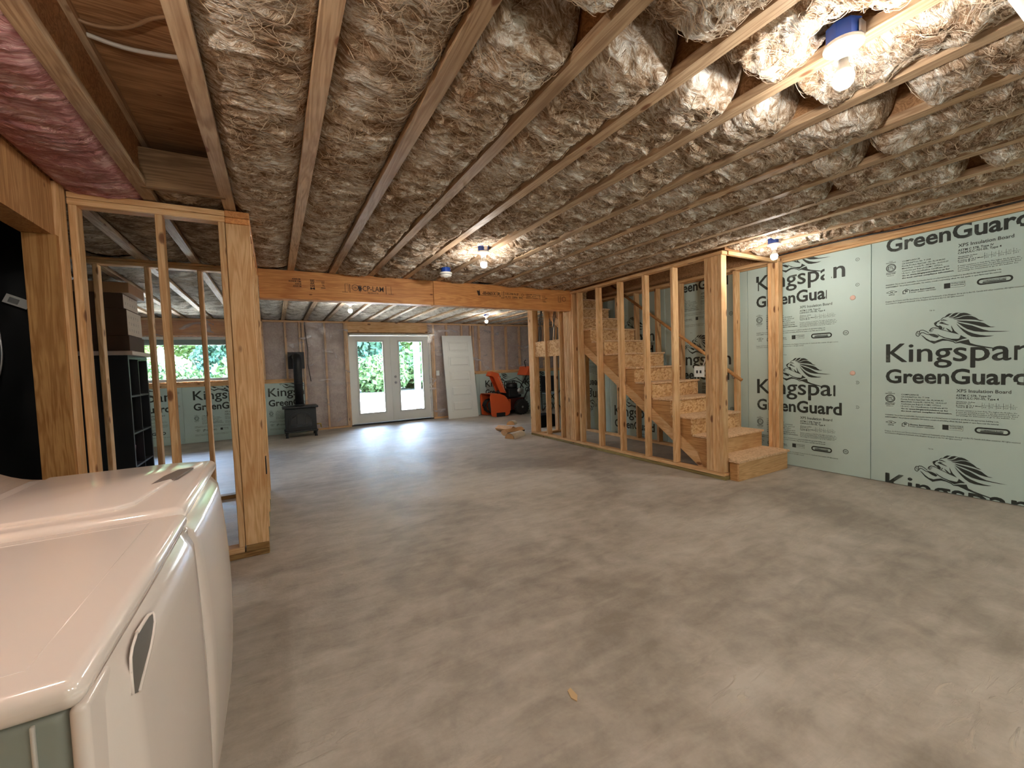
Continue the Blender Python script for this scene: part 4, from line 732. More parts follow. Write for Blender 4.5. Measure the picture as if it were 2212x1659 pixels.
obj('mounting_box', G().lathe([(0.052, 0.0), (0.052, 0.05)], (1.68, 4.33, 2.272), 12, smooth=False), BLUE, sa)
obj('alarm_body', G().lathe([(0.068, 0.0), (0.070, -0.012), (0.064, -0.016), (0.062, -0.034), (0.052, -0.044), (0.022, -0.046), (0.020, -0.052), (0.002, -0.053)], (1.68, 4.33, 2.271), 28), PORC, sa)
obj('vent_ring', G().lathe([(0.0655, -0.019), (0.0655, -0.025)], (1.68, 4.33, 2.271), 28), GREYM, sa)
dp = obj('pipe', G().tube([(1.30, 0.285, 2.20), (2.75, 0.27, 2.20)], 0.062, 20), plain('pvc', srgb(216,214,208), 0.35)); tag(base_origin(dp, (2.0, 0.28, 2.2)), 'thick pale plastic pipe under the joists, nearest overhead', 'pipe')

# ---------------------------------------------------------------- washer and dryer
def rbox(name, x0, x1, y0, y1, z0, z1, r, mat, parent, segs=5):
    return obj(name, G().box(x0, x1, y0, y1, z0, z1), mat, parent, bevel=r, segs=segs, smooth=True)
def sweep_front(name, parent, y0, y1, z0, z1, x, bulge, mat, r=0.03, depth=0.03):
    """front panel facing +x, bulging outwards, with rounded border"""
    nz, ny = 26, 18; vs = []
    for i in range(nz+1):
        for j in range(ny+1):
            u, v = j/ny, i/nz; yy = y0+(y1-y0)*u; zz = z0+(z1-z0)*v
            e = min(min(u, 1-u)*(y1-y0), min(v, 1-v)*(z1-z0)); ee = min(1, e/r)
            vs.append((x + depth*(math.sqrt(max(0, 1-(1-ee)**2))-1) + bulge*math.sin(math.pi*(0.1+0.8*v))*(0.75+0.25*math.sin(math.pi*u)), yy, zz))
    g = G(); g.add(vs, [(i*(ny+1)+j, i*(ny+1)+j+1, (i+1)*(ny+1)+j+1, (i+1)*(ny+1)+j) for i in range(nz) for j in range(ny)], True)
    return obj(name, g, mat, parent)
def ring_top(name, pts_fn, parent, mat): pass
# dryer, nearest the camera
dr = thing('dryer', 'white dryer in the foreground with a scooped door handle', 'dryer', (-0.58, 0.965, 0))
ENG = plain('panel_shade_grey', srgb(138,142,134), 0.35, spec=0.4)  # shadow on the dryer's near side is put into this grey
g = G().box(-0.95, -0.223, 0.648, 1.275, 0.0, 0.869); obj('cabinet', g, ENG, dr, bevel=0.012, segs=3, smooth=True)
obj('side_seam', G().box(-0.2525, -0.2485, 0.6445, 0.650, 0.02, 0.864), ENAMEL_S, dr, bevel=0.0015); 
rbox('front_frame', -0.2225, -0.205, 0.644, 1.283, 0.02, 0.871, 0.008, ENAMEL, dr)
tp = rbox('top_panel', -0.95, -0.204, 0.632, 1.285, 0.872, 0.907, 0.026, ENAMEL, dr, 6)
g = G(); pts = [(-0.93, 0.69), (-0.268, 0.69), (-0.268, 1.24), (-0.93, 1.24)]; 
for (a, b) in zip(pts, pts[1:]+pts[:1]): g.tube([(a[0], a[1], 0.9060), (b[0], b[1], 0.9060)], 0.0016, 6)
obj('top_crease', g, ENAMEL, tp)
dd = sweep_front('door', dr, 0.690, 1.262, 0.10, 0.872, -0.192, 0.018, ENAMEL, r=0.05, depth=0.022)
def door_x(y, z):
    u = (y-0.690)/(1.262-0.690); v = (z-0.10)/(0.872-0.10); e = min(min(u, 1-u)*0.572, min(v, 1-v)*0.772); ee = max(0, min(1, e/0.05))
    return -0.192 + 0.022*(math.sqrt(max(0, 1-(1-ee)**2))-1) + 0.018*math.sin(math.pi*(0.1+0.8*v))*(0.75+0.25*math.sin(math.pi*u))
HP = [(0.722,0.820),(0.730,0.846),(0.755,0.860),(0.80,0.865),(0.868,0.863),(0.866,0.852),(0.82,0.836),(0.765,0.822),(0.738,0.812)]
cy, cz = 0.785, 0.843; g = G(); vs = [(door_x(y, z)+0.0012, y, z) for y, z in HP]; ins = [(door_x(y, z)+0.0008, y, z) for y, z in [(cy+(y-cy)*0.4, cz+(z-cz)*0.4) for y, z in HP]]; n = len(HP)
g.add(vs + ins, [(i, (i+1) % n, n+(i+1) % n, n+i) for i in range(n)] + [tuple(range(n, 2*n))], True); obj('handle_recess', g, plain('recess_shade', srgb(104,100,96), 0.35), dd)  # scoop is a flat patch, its inner shade given as a dark colour
g = G(); g.tube([(door_x(y, z)+0.001, y, z) for y, z in HP[3:]], 0.0028, 6, fair=1); g.tube([(door_x(y, z)+0.001, y, z) for y, z in HP[:4]], 0.002, 6, fair=1); obj('handle_rim', g, ENAMEL, dd)
# washer
wa = thing('washer', 'white top-loading washing machine behind the dryer with raised rear console', 'washing machine', (-0.58, 1.65, 0))
obj('cabinet', G().box(-0.95, -0.240, 1.315, 1.975, 0.0, 0.868), ENAMEL, wa, bevel=0.02, segs=3, smooth=True)
sweep_front('front_panel', wa, 1.312, 1.978, 0.04, 0.862, -0.218, 0.040, ENAMEL, r=0.07, depth=0.035)
tp = rbox('top_panel', -0.95, -0.214, 1.300, 1.98, 0.868, 0.915, 0.034, ENAMEL, wa, 6)
g = G(); g.prism([(-0.665,1.37),(-0.665,1.945),(-0.335,1.945),(-0.245,1.905),(-0.29,1.68),(-0.33,1.405),(-0.36,1.372)], 'z', 0.905, 0.924); obj('lid', g, ENAMEL, wa, bevel=0.006, segs=3, smooth=True)
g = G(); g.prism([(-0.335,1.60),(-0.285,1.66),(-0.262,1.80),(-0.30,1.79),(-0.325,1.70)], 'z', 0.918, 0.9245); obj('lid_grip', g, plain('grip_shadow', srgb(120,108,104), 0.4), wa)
pts = [(-0.668, 0.910)] + [(-0.668 - 0.22*math.sin(a), 0.910 + 0.22*(1-math.cos(a))) for a in [math.radians(78)*k/12 for k in range(1, 13)]] + [(-0.945, 1.085), (-0.95, 0.90), (-0.68, 0.90)]
g = G(); g.prism(pts, 'y', 1.315, 1.985, smooth=True); obj('console', g, ENAMEL, wa)

# ---------------------------------------------------------------- shelf with boxes behind the frames
sh = thing('shelving_unit', 'black cube shelving unit behind the open stud frames', 'shelf', (-1.54, 6.28, 0))
x0, x1, y0, y1 = -1.74, -1.35, 5.9, 6.67; BLK = plain('black_laminate', srgb(34,36,40), 0.4)
for a, b in ((y0, y0+0.038), (y1-0.038, y1)): obj('side_panel', G().box(x0, x1, a, b, 0, 1.45), BLK, sh)
obj('top_panel', G().box(x0, x1, y0, y1, 1.452, 1.49), BLK, sh); obj('divider', G().box(x0+0.02, x1-0.002, 6.277, 6.293, 0.04, 1.451), BLK, sh)
for z in (0.02, 0.27, 0.63, 1.035): obj('shelf_board', G().box(x0+0.01, x1-0.001, y0+0.039, y1-0.039, z, z+0.018), BLK, sh)
obj('back_panel', G().box(x0, x0+0.008, y0+0.04, y1-0.04, 0.04, 1.45), BLK, sh)
def single(name, g, mat, p, label, cat, group=None, **k):
    o = obj(name, g, mat, **k); return tag(base_origin(o, p), label, cat, group)
single('board', G().box(-1.76, -1.30, 5.86, 6.62, 1.4905, 1.535), plain('white_board', srgb(186,170,164), 0.5), (-1.53, 6.24, 1.49), 'flat pale board lying on top of the black shelving unit', 'board', bevel=0.004)
def carton(x0, x1, y0, y1, z0, z1, m1, label, prints=False):
    t = thing('cardboard_box', label, 'box', ((x0+x1)/2, (y0+y1)/2, z0)); b = obj('box_body', G().box(x0, x1, y0, y1, z0, z1), m1, t, bevel=0.003, segs=1)
    g = G(); g.box(x0-0.001, x1+0.001, (y0+y1)/2-0.025, (y0+y1)/2+0.025, z1, z1+0.0012); obj('tape', g, CARD, t)
    if prints:
        obj('side_sheet', G().box(x1, x1+0.002, y0+0.005, y1-0.005, z0+0.01, z1-0.01), CARD_W, t)
        g = G()
        for r in range(3):
            for c in range(5): put_text(g, 'XYUN'[((r+c) % 4)], c*0.085+0.03, r*0.07+0.03, 0.03)
        me = mesh_of('print', g); me.transform(Matrix(((0,0,1,x1+0.003),(1,0,0,y0+0.02),(0,1,0,z0+0.02),(0,0,0,1)))); obj('printing', me, INK, t)
carton(-1.75, -1.33, 5.92, 6.50, 1.5355, 1.70, CARD_D, 'low brown box, bottom of the stack on the black shelving unit')
carton(-1.76, -1.34, 5.93, 6.48, 1.702, 1.985, CARD_D, 'brown box with a printed pale side, second in the stack on the shelving', True)
carton(-1.78, -1.36, 5.93, 6.46, 1.987, 2.15, CARD_D, 'dark box, third in the stack on the shelving', True)
carton(-1.80, -1.30, 5.90, 6.50, 2.152, 2.262, CARD, 'wide flat brown box, topmost in the stack on the shelving')
single('storage_tub', G().prism([(-1.52,0.29),(-1.40,0.29),(-1.385,0.50),(-1.535,0.50)], 'y', 5.97, 6.12), plain('pink_plastic', srgb(196,110,130), 0.4), (-1.46, 6.04, 0.29), 'pink plastic tub on a lower shelf of the black unit', 'tub', bevel=0.008)
for p, lab in (((-1.40, 6.00, 1.053), 'small white bottle on the upper shelf of the black unit, nearest its side panel'), ((-1.42, 6.36, 1.053), 'small clear jar on the upper shelf of the black unit, right compartment')):
    t = thing('bottle' if p[1] < 6.1 else 'jar', lab, 'bottle' if p[1] < 6.1 else 'jar', p); g = G().lathe([(0.028,0),(0.03,0.01),(0.03,0.07),(0.012,0.09),(0.012,0.105)] if p[1] < 6.1 else [(0.04,0),(0.042,0.005),(0.042,0.07)], p, 16); obj('body', g, WHITE_P if p[1] < 6.1 else GREYM, t); obj('lid', G().lathe([(0.014 if p[1] < 6.1 else 0.043, 0.105 if p[1] < 6.1 else 0.0705), (0.014 if p[1] < 6.1 else 0.043, 0.122 if p[1] < 6.1 else 0.085)], p, 14), STEEL, t)
# black sheeting with a tag seen through the doorway
nx, nz = 60, 50; X, Z = np.meshgrid(np.linspace(-3.0, -1.13, nx), np.linspace(0.01, 2.30, nz)); Y = 3.80 - 0.06*fbm(X*3, Z*0.7, 3) - 0.015*ridge(X*4, Z*3, 8)
g = G(); g.add(np.stack([X, Y, Z], -1).reshape(-1, 3).tolist(), [(i*nx+j, i*nx+j+1, (i+1)*nx+j+1, (i+1)*nx+j) for i in range(nz-1) for j in range(nx-1)], True)
bs = thing('plastic_sheeting', 'black plastic sheeting hanging behind the left doorway', 'sheeting', (-2.0, 3.8, 0)); obj('sheet', g, plain('black_sheet', srgb(12,12,14), 0.45), bs)
tg = obj('barcode_tag', G().box(-0.055, 0.055, -0.002, 0.0, -0.028, 0.028), plain('tag_white', srgb(225,225,222), 0.5), bs, world=False); tg.location = (-1.345+2.0, 3.725-3.8, 1.735); tg.rotation_euler = (0, 0.42, 0)
g = G(); u = -0.035
while u < 0.01: wd = 0.001 + 0.002*random.random(); g.box(u, u+wd, -0.0026, -0.002, -0.018, 0.014); u += wd + 0.0015
bc = obj('barcode', g, BLACK, None); bc.parent = tg
single('flexible_conduit', G().tube([(-1.42,3.66,2.1),(-1.42,3.66,1.75),(-1.405,3.66,1.55),(-1.40,3.66,1.40),(-1.42,3.66,1.28),(-1.47,3.66,1.15)], 0.006, 8, fair=2), STEEL, (-1.42, 3.66, 1.6), 'flexible metal conduit hanging in front of the black sheeting', 'conduit')

# ---------------------------------------------------------------- stove
sv = thing('stove', 'black cast iron heating stove with arched glass door and flue', 'stove', (0.40, 9.15, 0))
obj('firebox', G().box(0.13, 0.67, 8.96, 9.34, 0.12, 0.555), CAST, sv, bevel=0.012, segs=2)
obj('top_plate', G().box(0.09, 0.71, 8.90, 9.38, 0.557, 0.592), CAST, sv, bevel=0.012, segs=3); obj('base_plate', G().box(0.11, 0.69, 8.92, 9.36, 0.10, 0.128), CAST, sv, bevel=0.008)
for x, y in ((0.15, 8.96), (0.65, 8.96), (0.15, 9.32), (0.65, 9.32)): obj('leg', G().lathe([(0.03, 0), (0.022, 0.02), (0.02, 0.06), (0.032, 0.10)], (x, y, 0), 10), CAST, sv)
g = G(); arc = [(0.40+0.215*math.cos(a), 0.32+0.17*math.sin(a)) for a in [math.pi*k/14 for k in range(15)]]
out = [(0.185, 0.175)] + arc[::-1] + [(0.615, 0.175)]; inn = [(0.40+(p[0]-0.40)*0.84, 0.20 if p[1] < 0.2 else 0.20+(p[1]-0.19)*0.85) for p in out]
n = len(out); vs = [(p[0], 8.935, p[1]) for p in out] + [(p[0], 8.935, p[1]) for p in inn] + [(p[0], 8.96, p[1]) for p in out] + [(p[0], 8.96, p[1]) for p in inn]
fs = []
for i in range(n): j = (i+1) % n; fs += [(i, j, n+j, n+i), (i, j, 2*n+j, 2*n+i), (n+i, n+j, 3*n+j, 3*n+i)]
g.add(vs, fs); dor = obj('door_frame', g, CAST, sv)
g = G().prism(inn, 'y', 8.95, 8.958); obj('door_glass', g, plain('dark_glass', srgb(30,32,32), 0.08, spec=0.8), dor)
g = G()
for x in (0.33, 0.47): g.bar((x, 8.945, 0.21), (x, 8.945, 0.44), 0.008, 0.008, (0,1,0))
g.tube([(0.33,8.945,0.44),(0.36,8.945,0.475),(0.40,8.945,0.487),(0.44,8.945,0.475),(0.47,8.945,0.44)], 0.005, 6); g.bar((0.23,8.945,0.36),(0.33,8.945,0.42),0.007,0.007,(0,1,0)); g.bar((0.57,8.945,0.36),(0.47,8.945,0.42),0.007,0.007,(0,1,0))
g.bar((0.22,8.945,0.235),(0.58,8.945,0.235),0.008,0.01,(0,1,0)); obj('mullion', g, CAST, dor)
fl = obj('flue_pipe', G().tube([(0.40,9.2,0.592),(0.40,9.2,1.40),(0.40,9.21,1.49),(0.40,9.25,1.54),(0.40,9.32,1.56),(0.40,9.60,1.56)], 0.078, 20), BLACK, sv)
obj('flue_collar', G().lathe([(0.092,0.592),(0.092,0.615),(0.080,0.62)], (0.40,9.2,0), 20), CAST, fl); obj('flue_collar', G().lathe([(0.082,1.02),(0.082,1.045)], (0.40,9.2,0), 20), CAST, fl)
obj('wall_plate', G().box(0.25, 0.55, 9.59, 9.617, 1.32, 1.66), BLACK, sv)
obj('gas_valve', G().tube([(0.69,9.2,0.20),(0.76,9.22,0.20),(0.77,9.24,0.12)], 0.012, 8), plain('brass', srgb(196,170,80), 0.3, metal=0.9), sv)

# ---------------------------------------------------------------- leaning white door
ld = thing('door_slab', 'white five-panel door slab leaning against the far wall', 'door', (3.95, 9.38, 0)); ld.rotation_euler = (math.radians(-8.0), math.radians(0.0), math.radians(-2.0))
obj('slab', G().box(-0.385, 0.385, -0.017, 0.017, 0, 2.03), WHITE_P, ld, bevel=0.002, segs=1, world=False)
for i in range(5):
    z0 = 0.16 + 0.365*i; z1 = z0 + 0.27; g = G()
    for a, b, c, d in ((-0.27, 0.27, z0, z0+0.012), (-0.27, 0.27, z1-0.012, z1), (-0.27, -0.258, z0, z1), (0.258, 0.27, z0, z1)): g.box(a, b, -0.027, -0.0172, c, d)
    g.add([(-0.235,-0.0172,z0+0.035),(0.235,-0.0172,z0+0.035),(0.235,-0.0172,z1-0.035),(-0.235,-0.0172,z1-0.035),(-0.215,-0.030,z0+0.055),(0.215,-0.030,z0+0.055),(0.215,-0.030,z1-0.055),(-0.215,-0.030,z1-0.055)], [(0,1,5,4),(1,2,6,5),(2,3,7,6),(3,0,4,7),(4,5,6,7)])
    obj('panel', g, WHITE_P, ld, world=False)
lsw = thing('light_switch', 'white light switch to the right of the french door', 'switch', (3.44, 9.69, 1.11)); obj('cover_plate', G().box(3.40, 3.48, 9.668, 9.676, 1.05, 1.17), WHITE_P, lsw); obj('toggle', G().box(3.434, 3.446, 9.658, 9.668, 1.10, 1.125), WHITE_P, lsw)

# ---------------------------------------------------------------- snow blower (front towards -x)
sb = thing('snow_blower', 'orange two-stage snow blower with black engine and chunky tyres', 'snow blower', (4.95, 9.2, 0))
yN, yF = 8.90, 9.46
prof = [(4.30+0.0, 0.03), (4.27, 0.50), (4.30, 0.56), (4.55, 0.555), (4.68, 0.50), (4.78, 0.38), (4.83, 0.22), (4.80, 0.06), (4.74, 0.02), (4.60, 0.0), (4.42, 0.0)]
prof = [(p[0]+0.26 if False else p[0]+0.17, p[1]) for p in prof]
for y in (yN, yF-0.012): obj('side_plate', G().prism(prof, 'y', y, y+0.012), ORANGE, sb)
g = G(); sh_ = prof[1:9]; n = len(sh_); vs = [(p[0], yN+0.012, p[1]) for p in sh_] + [(p[0], yF-0.012, p[1]) for p in sh_] + [(p[0]-0.01, yN+0.012, p[1]-0.012) for p in sh_] + [(p[0]-0.01, yF-0.012, p[1]-0.012) for p in sh_]
g.add(vs, [(i, i+1, n+i+1, n+i) for i in range(1, n-1)] + [(2*n+i, 2*n+i+1, 3*n+i+1, 3*n+i) for i in range(1, n-1)], False); obj('housing_shell', g, ORANGE, sb)
g = G(); pts = []
for s_ in (-1, 1):
    for t0 in (0, math.pi):
        ring_ = []
        for k in range(26):
            u = k/25; a = t0 + s_*u*4*math.pi; y = (yN+yF)/2 + s_*(0.04 + u*0.21); ring_.append(((4.66+0.17*math.cos(a)), y, 0.24+0.17*math.sin(a)))
        g.tube(ring_, 0.014, 5)
obj('auger', g, BLACK, sb); obj('auger_shaft', G().tube([(4.66, yN+0.012, 0.24), (4.66, yF-0.012, 0.24)], 0.022, 10), BLACK, sb)
obj('skid_shoe', G().box(4.60, 4.84, yN-0.012, yN-0.001, 0.0, 0.10), BLACK, sb, bevel=0.004)
obj('chute_base', G().lathe([(0.10, 0.50), (0.09, 0.60), (0.08, 0.62)], (4.86, 9.18, 0), 16), BLACK, sb)
obj('chute', G().add([(4.80,9.06,0.58),(4.98,9.06,0.55),(4.98,9.28,0.55),(4.80,9.28,0.58),(4.63,9.06,0.98),(4.79,9.06,1.03),(4.79,9.28,1.03),(4.63,9.28,0.98)], [(0,1,5,4),(1,2,6,5),(2,3,7,6),(0,1,2,3)]), ORANGE, sb)
obj('chute_deflector', G().add([(4.62,9.05,0.97),(4.80,9.05,1.04),(4.80,9.29,1.04),(4.62,9.29,0.97),(4.54,9.05,1.00),(4.60,9.05,1.10),(4.60,9.29,1.10),(4.54,9.29,1.00)], [(0,1,5,4),(1,2,6,5),(2,3,7,6),(4,5,6,7)]), ORANGE, sb)
obj('chute_slot', G().bar((4.93,9.045,0.60),(4.76,9.045,0.96),0.012,0.02,(0,1,0)), plain('chute_pale', srgb(222,150,120), 0.4), sb)
obj('transmission', G().box(4.95, 5.50, 9.03, 9.33, 0.12, 0.42), plain('dark_red', srgb(70,28,24), 0.4), sb, bevel=0.02); obj('side_bar', G().box(5.01, 5.05, 8.98, 9.03, 0.12, 0.40), ORANGE, sb)
eng = obj('engine', G().box(5.02, 5.38, 9.0, 9.34, 0.44, 0.66), BLACK, sb, bevel=0.02); obj('engine_shroud', G().lathe([(0.14,0.66),(0.15,0.70),(0.14,0.78),(0.06,0.80)], (5.2,9.17,0), 18), BLACK, eng)
obj('fuel_cap', G().lathe([(0.03,0.80),(0.03,0.83)], (5.10,9.1,0), 12), STEEL, eng); obj('muffler', G().box(5.28, 5.44, 8.97, 9.0, 0.50, 0.64), STEEL, eng, bevel=0.01); obj('air_filter', G().lathe([(0.06,-0.06),(0.065,0.0),(0.05,0.01)], (5.30,8.97,0.60), 14, 'y'), GREYM, eng)
obj('fuel_line', G().tube([(5.02,9.05,0.82),(5.16,9.0,0.86),(5.34,9.0,0.80),(5.46,9.02,0.66)], 0.012, 6), BLACK, eng)
for y in (8.93, 9.43):
    tw = obj('wheel', G().lathe([(0.10,-0.055),(0.15,-0.06),(0.185,-0.045),(0.192,0),(0.185,0.045),(0.15,0.06),(0.10,0.055)], (5.33, y, 0.192), 28, 'y'), TYRE, sb)
    g = G()
    for k in range(18):
        a = 2*math.pi*k/18; c = Vector((5.33+0.192*math.cos(a), y, 0.192+0.192*math.sin(a))); g.bar(c+Vector((0,-0.05,0)), c+Vector((0,0.05,0)), 0.022, 0.010, (math.cos(a),0,math.sin(a)))
    tr = obj('tread', g, TYRE, tw); obj('rim', G().lathe([(0.10,-0.05),(0.085,-0.035),(0.03,-0.03),(0.028,-0.06),(0.012,-0.065)], (5.33, y, 0.192), 20, 'y'), GREYM, tw)
    for q in (tr,) + tuple(c for c in bpy.data.objects if c.parent is tw and c is not tr): pass
for y in (8.98, 9.38): obj('handlebar', G().tube([(5.42,y,0.36),(5.62,y,0.72),(5.82,y,1.02),(5.98,y,1.04)], 0.016, 8), BLACK, sb)
obj('brace', G().tube([(5.42,8.98,0.80),(5.75,8.98,0.80)], 0.012, 6), BLACK, sb); obj('control_rod', G().tube([(4.95,9.1,0.82),(5.30,9.08,0.92),(5.60,9.06,0.70)], 0.008, 6), BLACK, sb)
obj('control_panel', G().prism([(5.50,0.98),(5.62,0.96),(5.72,1.18),(5.60,1.20)], 'y', 8.95, 9.40), ORANGE, sb, bevel=0.01); obj('control_lever', G().tube([(5.60,9.1,1.15),(5.56,9.1,1.32),(5.60,9.1,1.36)], 0.012, 6), BLACK, sb)
# folding chair leaning beside it
fc = thing('camp_chair', 'blue and black folding chair half hidden behind the wall studs', 'chair', (6.35, 9.0, 0))
for a, b in (((6.15,8.85,0),(6.55,8.95,0.55)), ((6.55,8.85,0),(6.15,8.95,0.55)), ((6.15,9.2,0),(6.55,9.1,0.55)), ((6.55,9.2,0),(6.15,9.1,0.55))): obj('leg', G().tube([a, b], 0.012, 6), BLACK, fc)
obj('seat', G().box(6.13, 6.57, 8.88, 9.2, 0.45, 0.47), plain('pale_blue_fabric', srgb(150,176,206), 0.8), fc, bevel=0.008); obj('backrest', G().box(6.13, 6.57, 9.2, 9.22, 0.5, 0.92), plain('dark_fabric', srgb(36,38,48), 0.8), fc, bevel=0.008)
for x in (6.13, 6.57): obj('back_post', G().tube([(x,9.2,0.0),(x,9.23,0.95)], 0.012, 6), BLACK, fc)
# ---------------------------------------------------------------- firewood, floor chips
BARK = plain('birch_bark', srgb(206,196,180), 0.8, var=0.2, vscale=25); SPL = plain('split_wood', srgb(196,150,104), 0.8, var=0.25, vscale=20); BKD = plain('dark_bark', srgb(74,54,42), 0.9, bump=0.4, var=0.25, vscale=20)
def log(p, d, L, r, mat, label, tilt=0.0):
    """quarter-split log: curved bark side and two flat faces"""
    t = thing('firewood_log', label, 'firewood', p, group='split logs beside the stair wall', rot=d); t.rotation_euler = (0, tilt, d)
    if mat is BARK:
        arc = [(r*math.cos(a), r*math.sin(a)-r) for a in [math.pi*k/10 for k in range(11)]]; n = 11
        g = G(); g.add([(-L/2, q[0], q[1]+r) for q in arc] + [(L/2, q[0]*0.9, (q[1]+r)*0.9) for q in arc], [(i, i+1, n+i+1, n+i) for i in range(n-1)] + [(0, n-1, 2*n-1, n)], False); obj('bark', g, mat, t, world=False)
        g = G()
        for e, s_ in ((-L/2-0.001, 0.94), (L/2+0.001, 0.85)): g.add([(e, q[0]*s_, (q[1]+r)*s_) for q in arc], [tuple(range(n))])
        obj('split_face', g, SPL, t, world=False); return t
    arc = [(r*math.cos(a), r*math.sin(a)) for a in [math.radians(200+14*k) for k in range(11)]]
    g = G(); n = len(arc); g.add([(-L/2, p_[0], p_[1]+r) for p_ in arc] + [(L/2, p_[0]*0.95, p_[1]*0.95+r) for p_ in arc], [(i, i+1, n+i+1, n+i) for i in range(n-1)], True); obj('bark', g, mat, t, world=False)
    c = [(-L/2, 0, r*1.15), (L/2, 0, r*1.15)]
    g = G().add([c[0], c[1], (-L/2, arc[0][0], arc[0][1]+r), (L/2, arc[0][0]*0.95, arc[0][1]*0.95+r), (-L/2, arc[-1][0], arc[-1][1]+r), (L/2, arc[-1][0]*0.95, arc[-1][1]*0.95+r)], [(0,1,3,2), (0,1,5,4)])
    for e, s in ((-L/2, 1.0), (L/2, 0.95)): g.add([(e, 0, r*1.15)] + [(e, q[0]*s, q[1]*s+r) for q in arc], [tuple(range(n+1))])
    obj('split_face', g, SPL, t, world=False); return t
log((3.56, 6.20, 0.0), 0.5, 0.40, 0.095, BARK, 'white birch log lying in front of the firewood pile'); log((3.66, 6.46, 0.0), 0.2, 0.42, 0.10, BKD, 'brown split log on the floor in the middle of the firewood pile')
log((3.70, 6.80, 0.0), 1.9, 0.38, 0.10, SPL, 'reddish split log at the back of the firewood pile'); log((3.68, 6.52, 0.17), 0.9, 0.36, 0.075, BARK, 'pale birch log lying on top of the firewood pile', 0.08)
single('storage_crate', G().box(4.45, 4.80, 6.75, 7.1, 0, 0.24), plain('crate_black', srgb(22,22,24), 0.9, spec=0.1), (4.62, 6.92, 0), 'black crate on the floor behind the end studs', 'crate', bevel=0.01)
for p, l, s in (((0.905, 1.215, 0.0), 'pale wood chip on the concrete, the largest one', 0.032), ((0.55, 0.93, 0.0), 'tiny leaf scrap on the concrete close to the dryer', 0.014)):
    g = G().prism([(-s, -0.3*s), (-0.2*s, -0.5*s), (s, 0.1*s), (0.6*s, 0.5*s), (-0.5*s, 0.3*s)], 'z', 0.0, 0.004); o = obj('wood_chip', g, plain('chip', srgb(200,170,130), 0.8)); o.location = p; o.rotation_euler = (0, 0, 1.1); tag(o, l, 'wood chip')

# ---------------------------------------------------------------- outside
gr = obj('ground_outside', G().box(-60, 70, 10.05, 90, -0.35, -0.06), plain('sand', srgb(206,196,178), 0.9, var=0.08, vscale=1.5)); gr['kind'] = 'structure'; gr['label'] = 'bright sandy yard outside the french door'
hl = G(); nx, ny = 40, 24; X, Y = np.meshgrid(np.linspace(-60, 70, nx), np.linspace(30, 90, ny)); Z = -0.06 + (Y-30)*0.22 + 1.2*(fbm(X*0.12, Y*0.12, 2)-0.45)*np.clip((Y-30)/10, 0, 1)
hl.add(np.stack([X, Y, Z], -1).reshape(-1, 3).tolist(), [(i*nx+j, i*nx+j+1, (i+1)*nx+j+1, (i+1)*nx+j) for i in range(ny-1) for j in range(nx-1)], True)
o = obj('hill_outside', hl, plain('brush_ground', srgb(64,78,44), 0.9, var=0.3, vscale=2)); o['kind'] = 'structure'; o['label'] = 'green slope rising behind the yard'
dk = thing('deck', 'open wooden deck frame with a grey post outside the french door', 'deck', (2.0, 11.3, 0))
obj('deck_beam', G().box(-4.5, 8.2, 12.45, 12.6, 2.10, 2.38), JOIST['x'], dk); obj('deck_post', G().box(3.72, 3.88, 12.45, 12.61, -0.06, 2.099), wood('grey_post', srgb(76,80,90), srgb(50,53,62), 'z', knots=0.5), dk); obj('deck_post', G().box(-3.4, -3.24, 12.45, 12.61, -0.06, 2.099), bpy.data.materials['grey_post'], dk)
for i in range(12): obj('deck_joist', G().box(-4.3+i*1.1, -4.262+i*1.1, 10.02, 12.45, 2.20, 2.418), JOIST['y'], dk)
LEAF = [plain('leaf_%d' % i, c, 0.6) for i, c in enumerate((srgb(78,102,58), srgb(100,122,64), srgb(56,86,66)))]
for lm in LEAF: lm.node_tree.nodes['Principled BSDF'].inputs['Subsurface Weight'].default_value = 0.0
TRK = plain('trunk_bark', srgb(120,112,100), 0.9, bump=0.4, bscale=30)
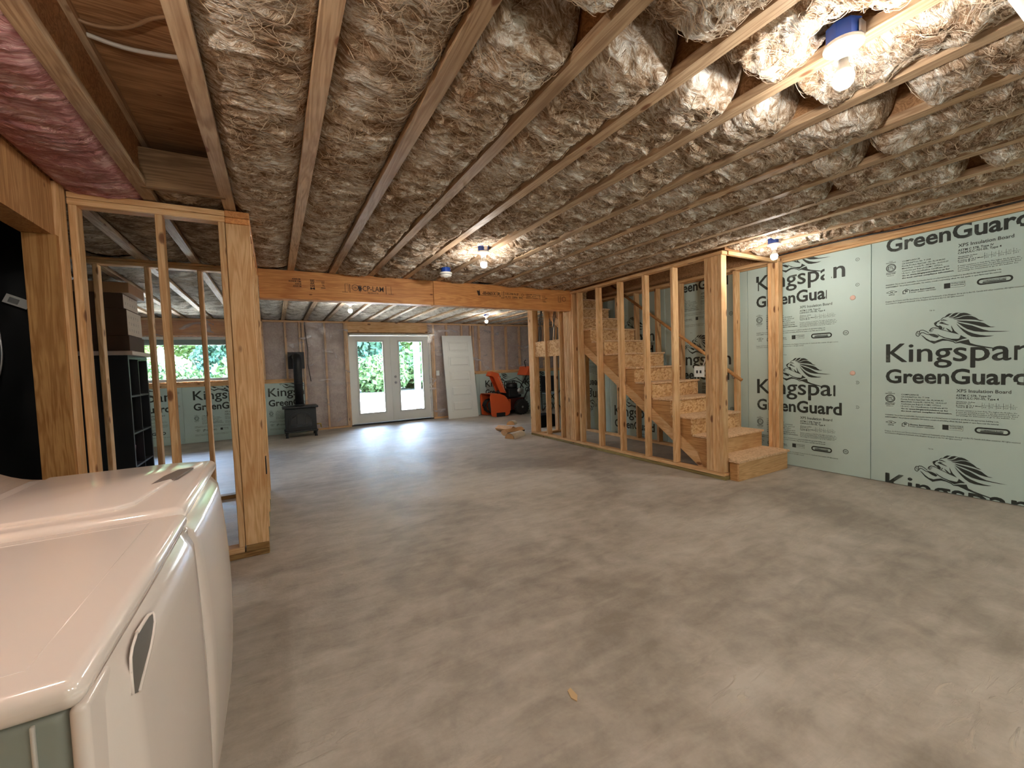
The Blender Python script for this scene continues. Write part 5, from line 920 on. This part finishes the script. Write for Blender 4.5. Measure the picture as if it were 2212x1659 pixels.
def leaf_cloud(n, R, H, conif, seed, cz=0.62):
    r = np.random.default_rng(seed); g = []; 
    if conif: h = r.random(n)**0.8; rad = (1-h)*R*np.sqrt(r.random(n)); z = 0.08*H + h*0.92*H
    else:
        d = r.normal(size=(n, 3)); d /= np.linalg.norm(d, axis=1)[:, None]; q = r.random(n)**0.35; z = cz*H + d[:,2]*q*0.38*H; rad = R*q*np.linalg.norm(d[:, :2], axis=1)
    a = r.random(n)*2*np.pi; c = np.stack([rad*np.cos(a), rad*np.sin(a), z], 1); c += 0.12*R*(r.random((n,3))-0.5)
    u = r.normal(size=(n, 3)); u /= np.linalg.norm(u, axis=1)[:, None]; w = np.cross(u, r.normal(size=(n, 3))); w /= np.linalg.norm(w, axis=1)[:, None]
    s = (0.10+0.12*r.random(n))[:, None]; vs = np.stack([c-u*s, c+w*s*0.55, c+u*s, c-w*s*0.55], 1).reshape(-1, 3)
    gg = G(); gg.add(vs.tolist(), [(4*i, 4*i+1, 4*i+2, 4*i+3) for i in range(n)]); return mesh_of('foliage', gg)
CR = [(leaf_cloud(5200, 1.9, 7.0, True, 1), LEAF[2]), (leaf_cloud(5200, 2.3, 6.5, False, 2), LEAF[1]), (leaf_cloud(4200, 1.9, 3.0, False, 3, 0.36), LEAF[0])]
for me, mt in CR: me.materials.append(mt)
kinds = ('conical dark green tree', 'round light green tree', 'low green shrub'); r = random.Random(5)
spots = [(2.0,28,1),(5.8,28.5,0),(8.6,27.5,2),(10.5,32,1),(14.8,31,0),(-2.6,28,0),(-7.4,29,1),(-12,29,0),(-17,31,1),(6.4,34.5,1),(1.2,34.5,0),(-4.6,34.5,1),(-10,35,1),(-15.5,37,0),(15.5,38,1),(3.6,40,1),(10,40,0),(-7,41,1)] + [(-18+3.3*i+0.4*(i % 3), 25.2+0.5*(i % 2), 2) for i in range(11)]
for i, (x, y, k) in enumerate(spots):
    z = -0.06 + max(0, y-30)*0.22; t = thing(('conifer', 'leafy_tree', 'shrub')[k], None, 'tree' if k < 2 else 'shrub', (x, y, z), group='trees behind the yard outside', rot=r.random()*6); t.scale = (1, 1, 1); s = 0.85+0.4*r.random(); t.scale = (s, s, s)
    t['label'] = kinds[k] + (' behind the sandy yard, seen through the wide window' if x < 0.5 else ' behind the sandy yard, seen through the french door')
    f = bpy.data.objects.new('foliage', CR[k][0]); COL.objects.link(f); f.parent = t
    obj('trunk', G().tube([(0,0,-0.3),(0,0,(5.5, 4.5, 1.6)[k])], [(0.16,0.04),(0.16,0.06),(0.06,0.03)][k], 8), TRK, t, world=False)
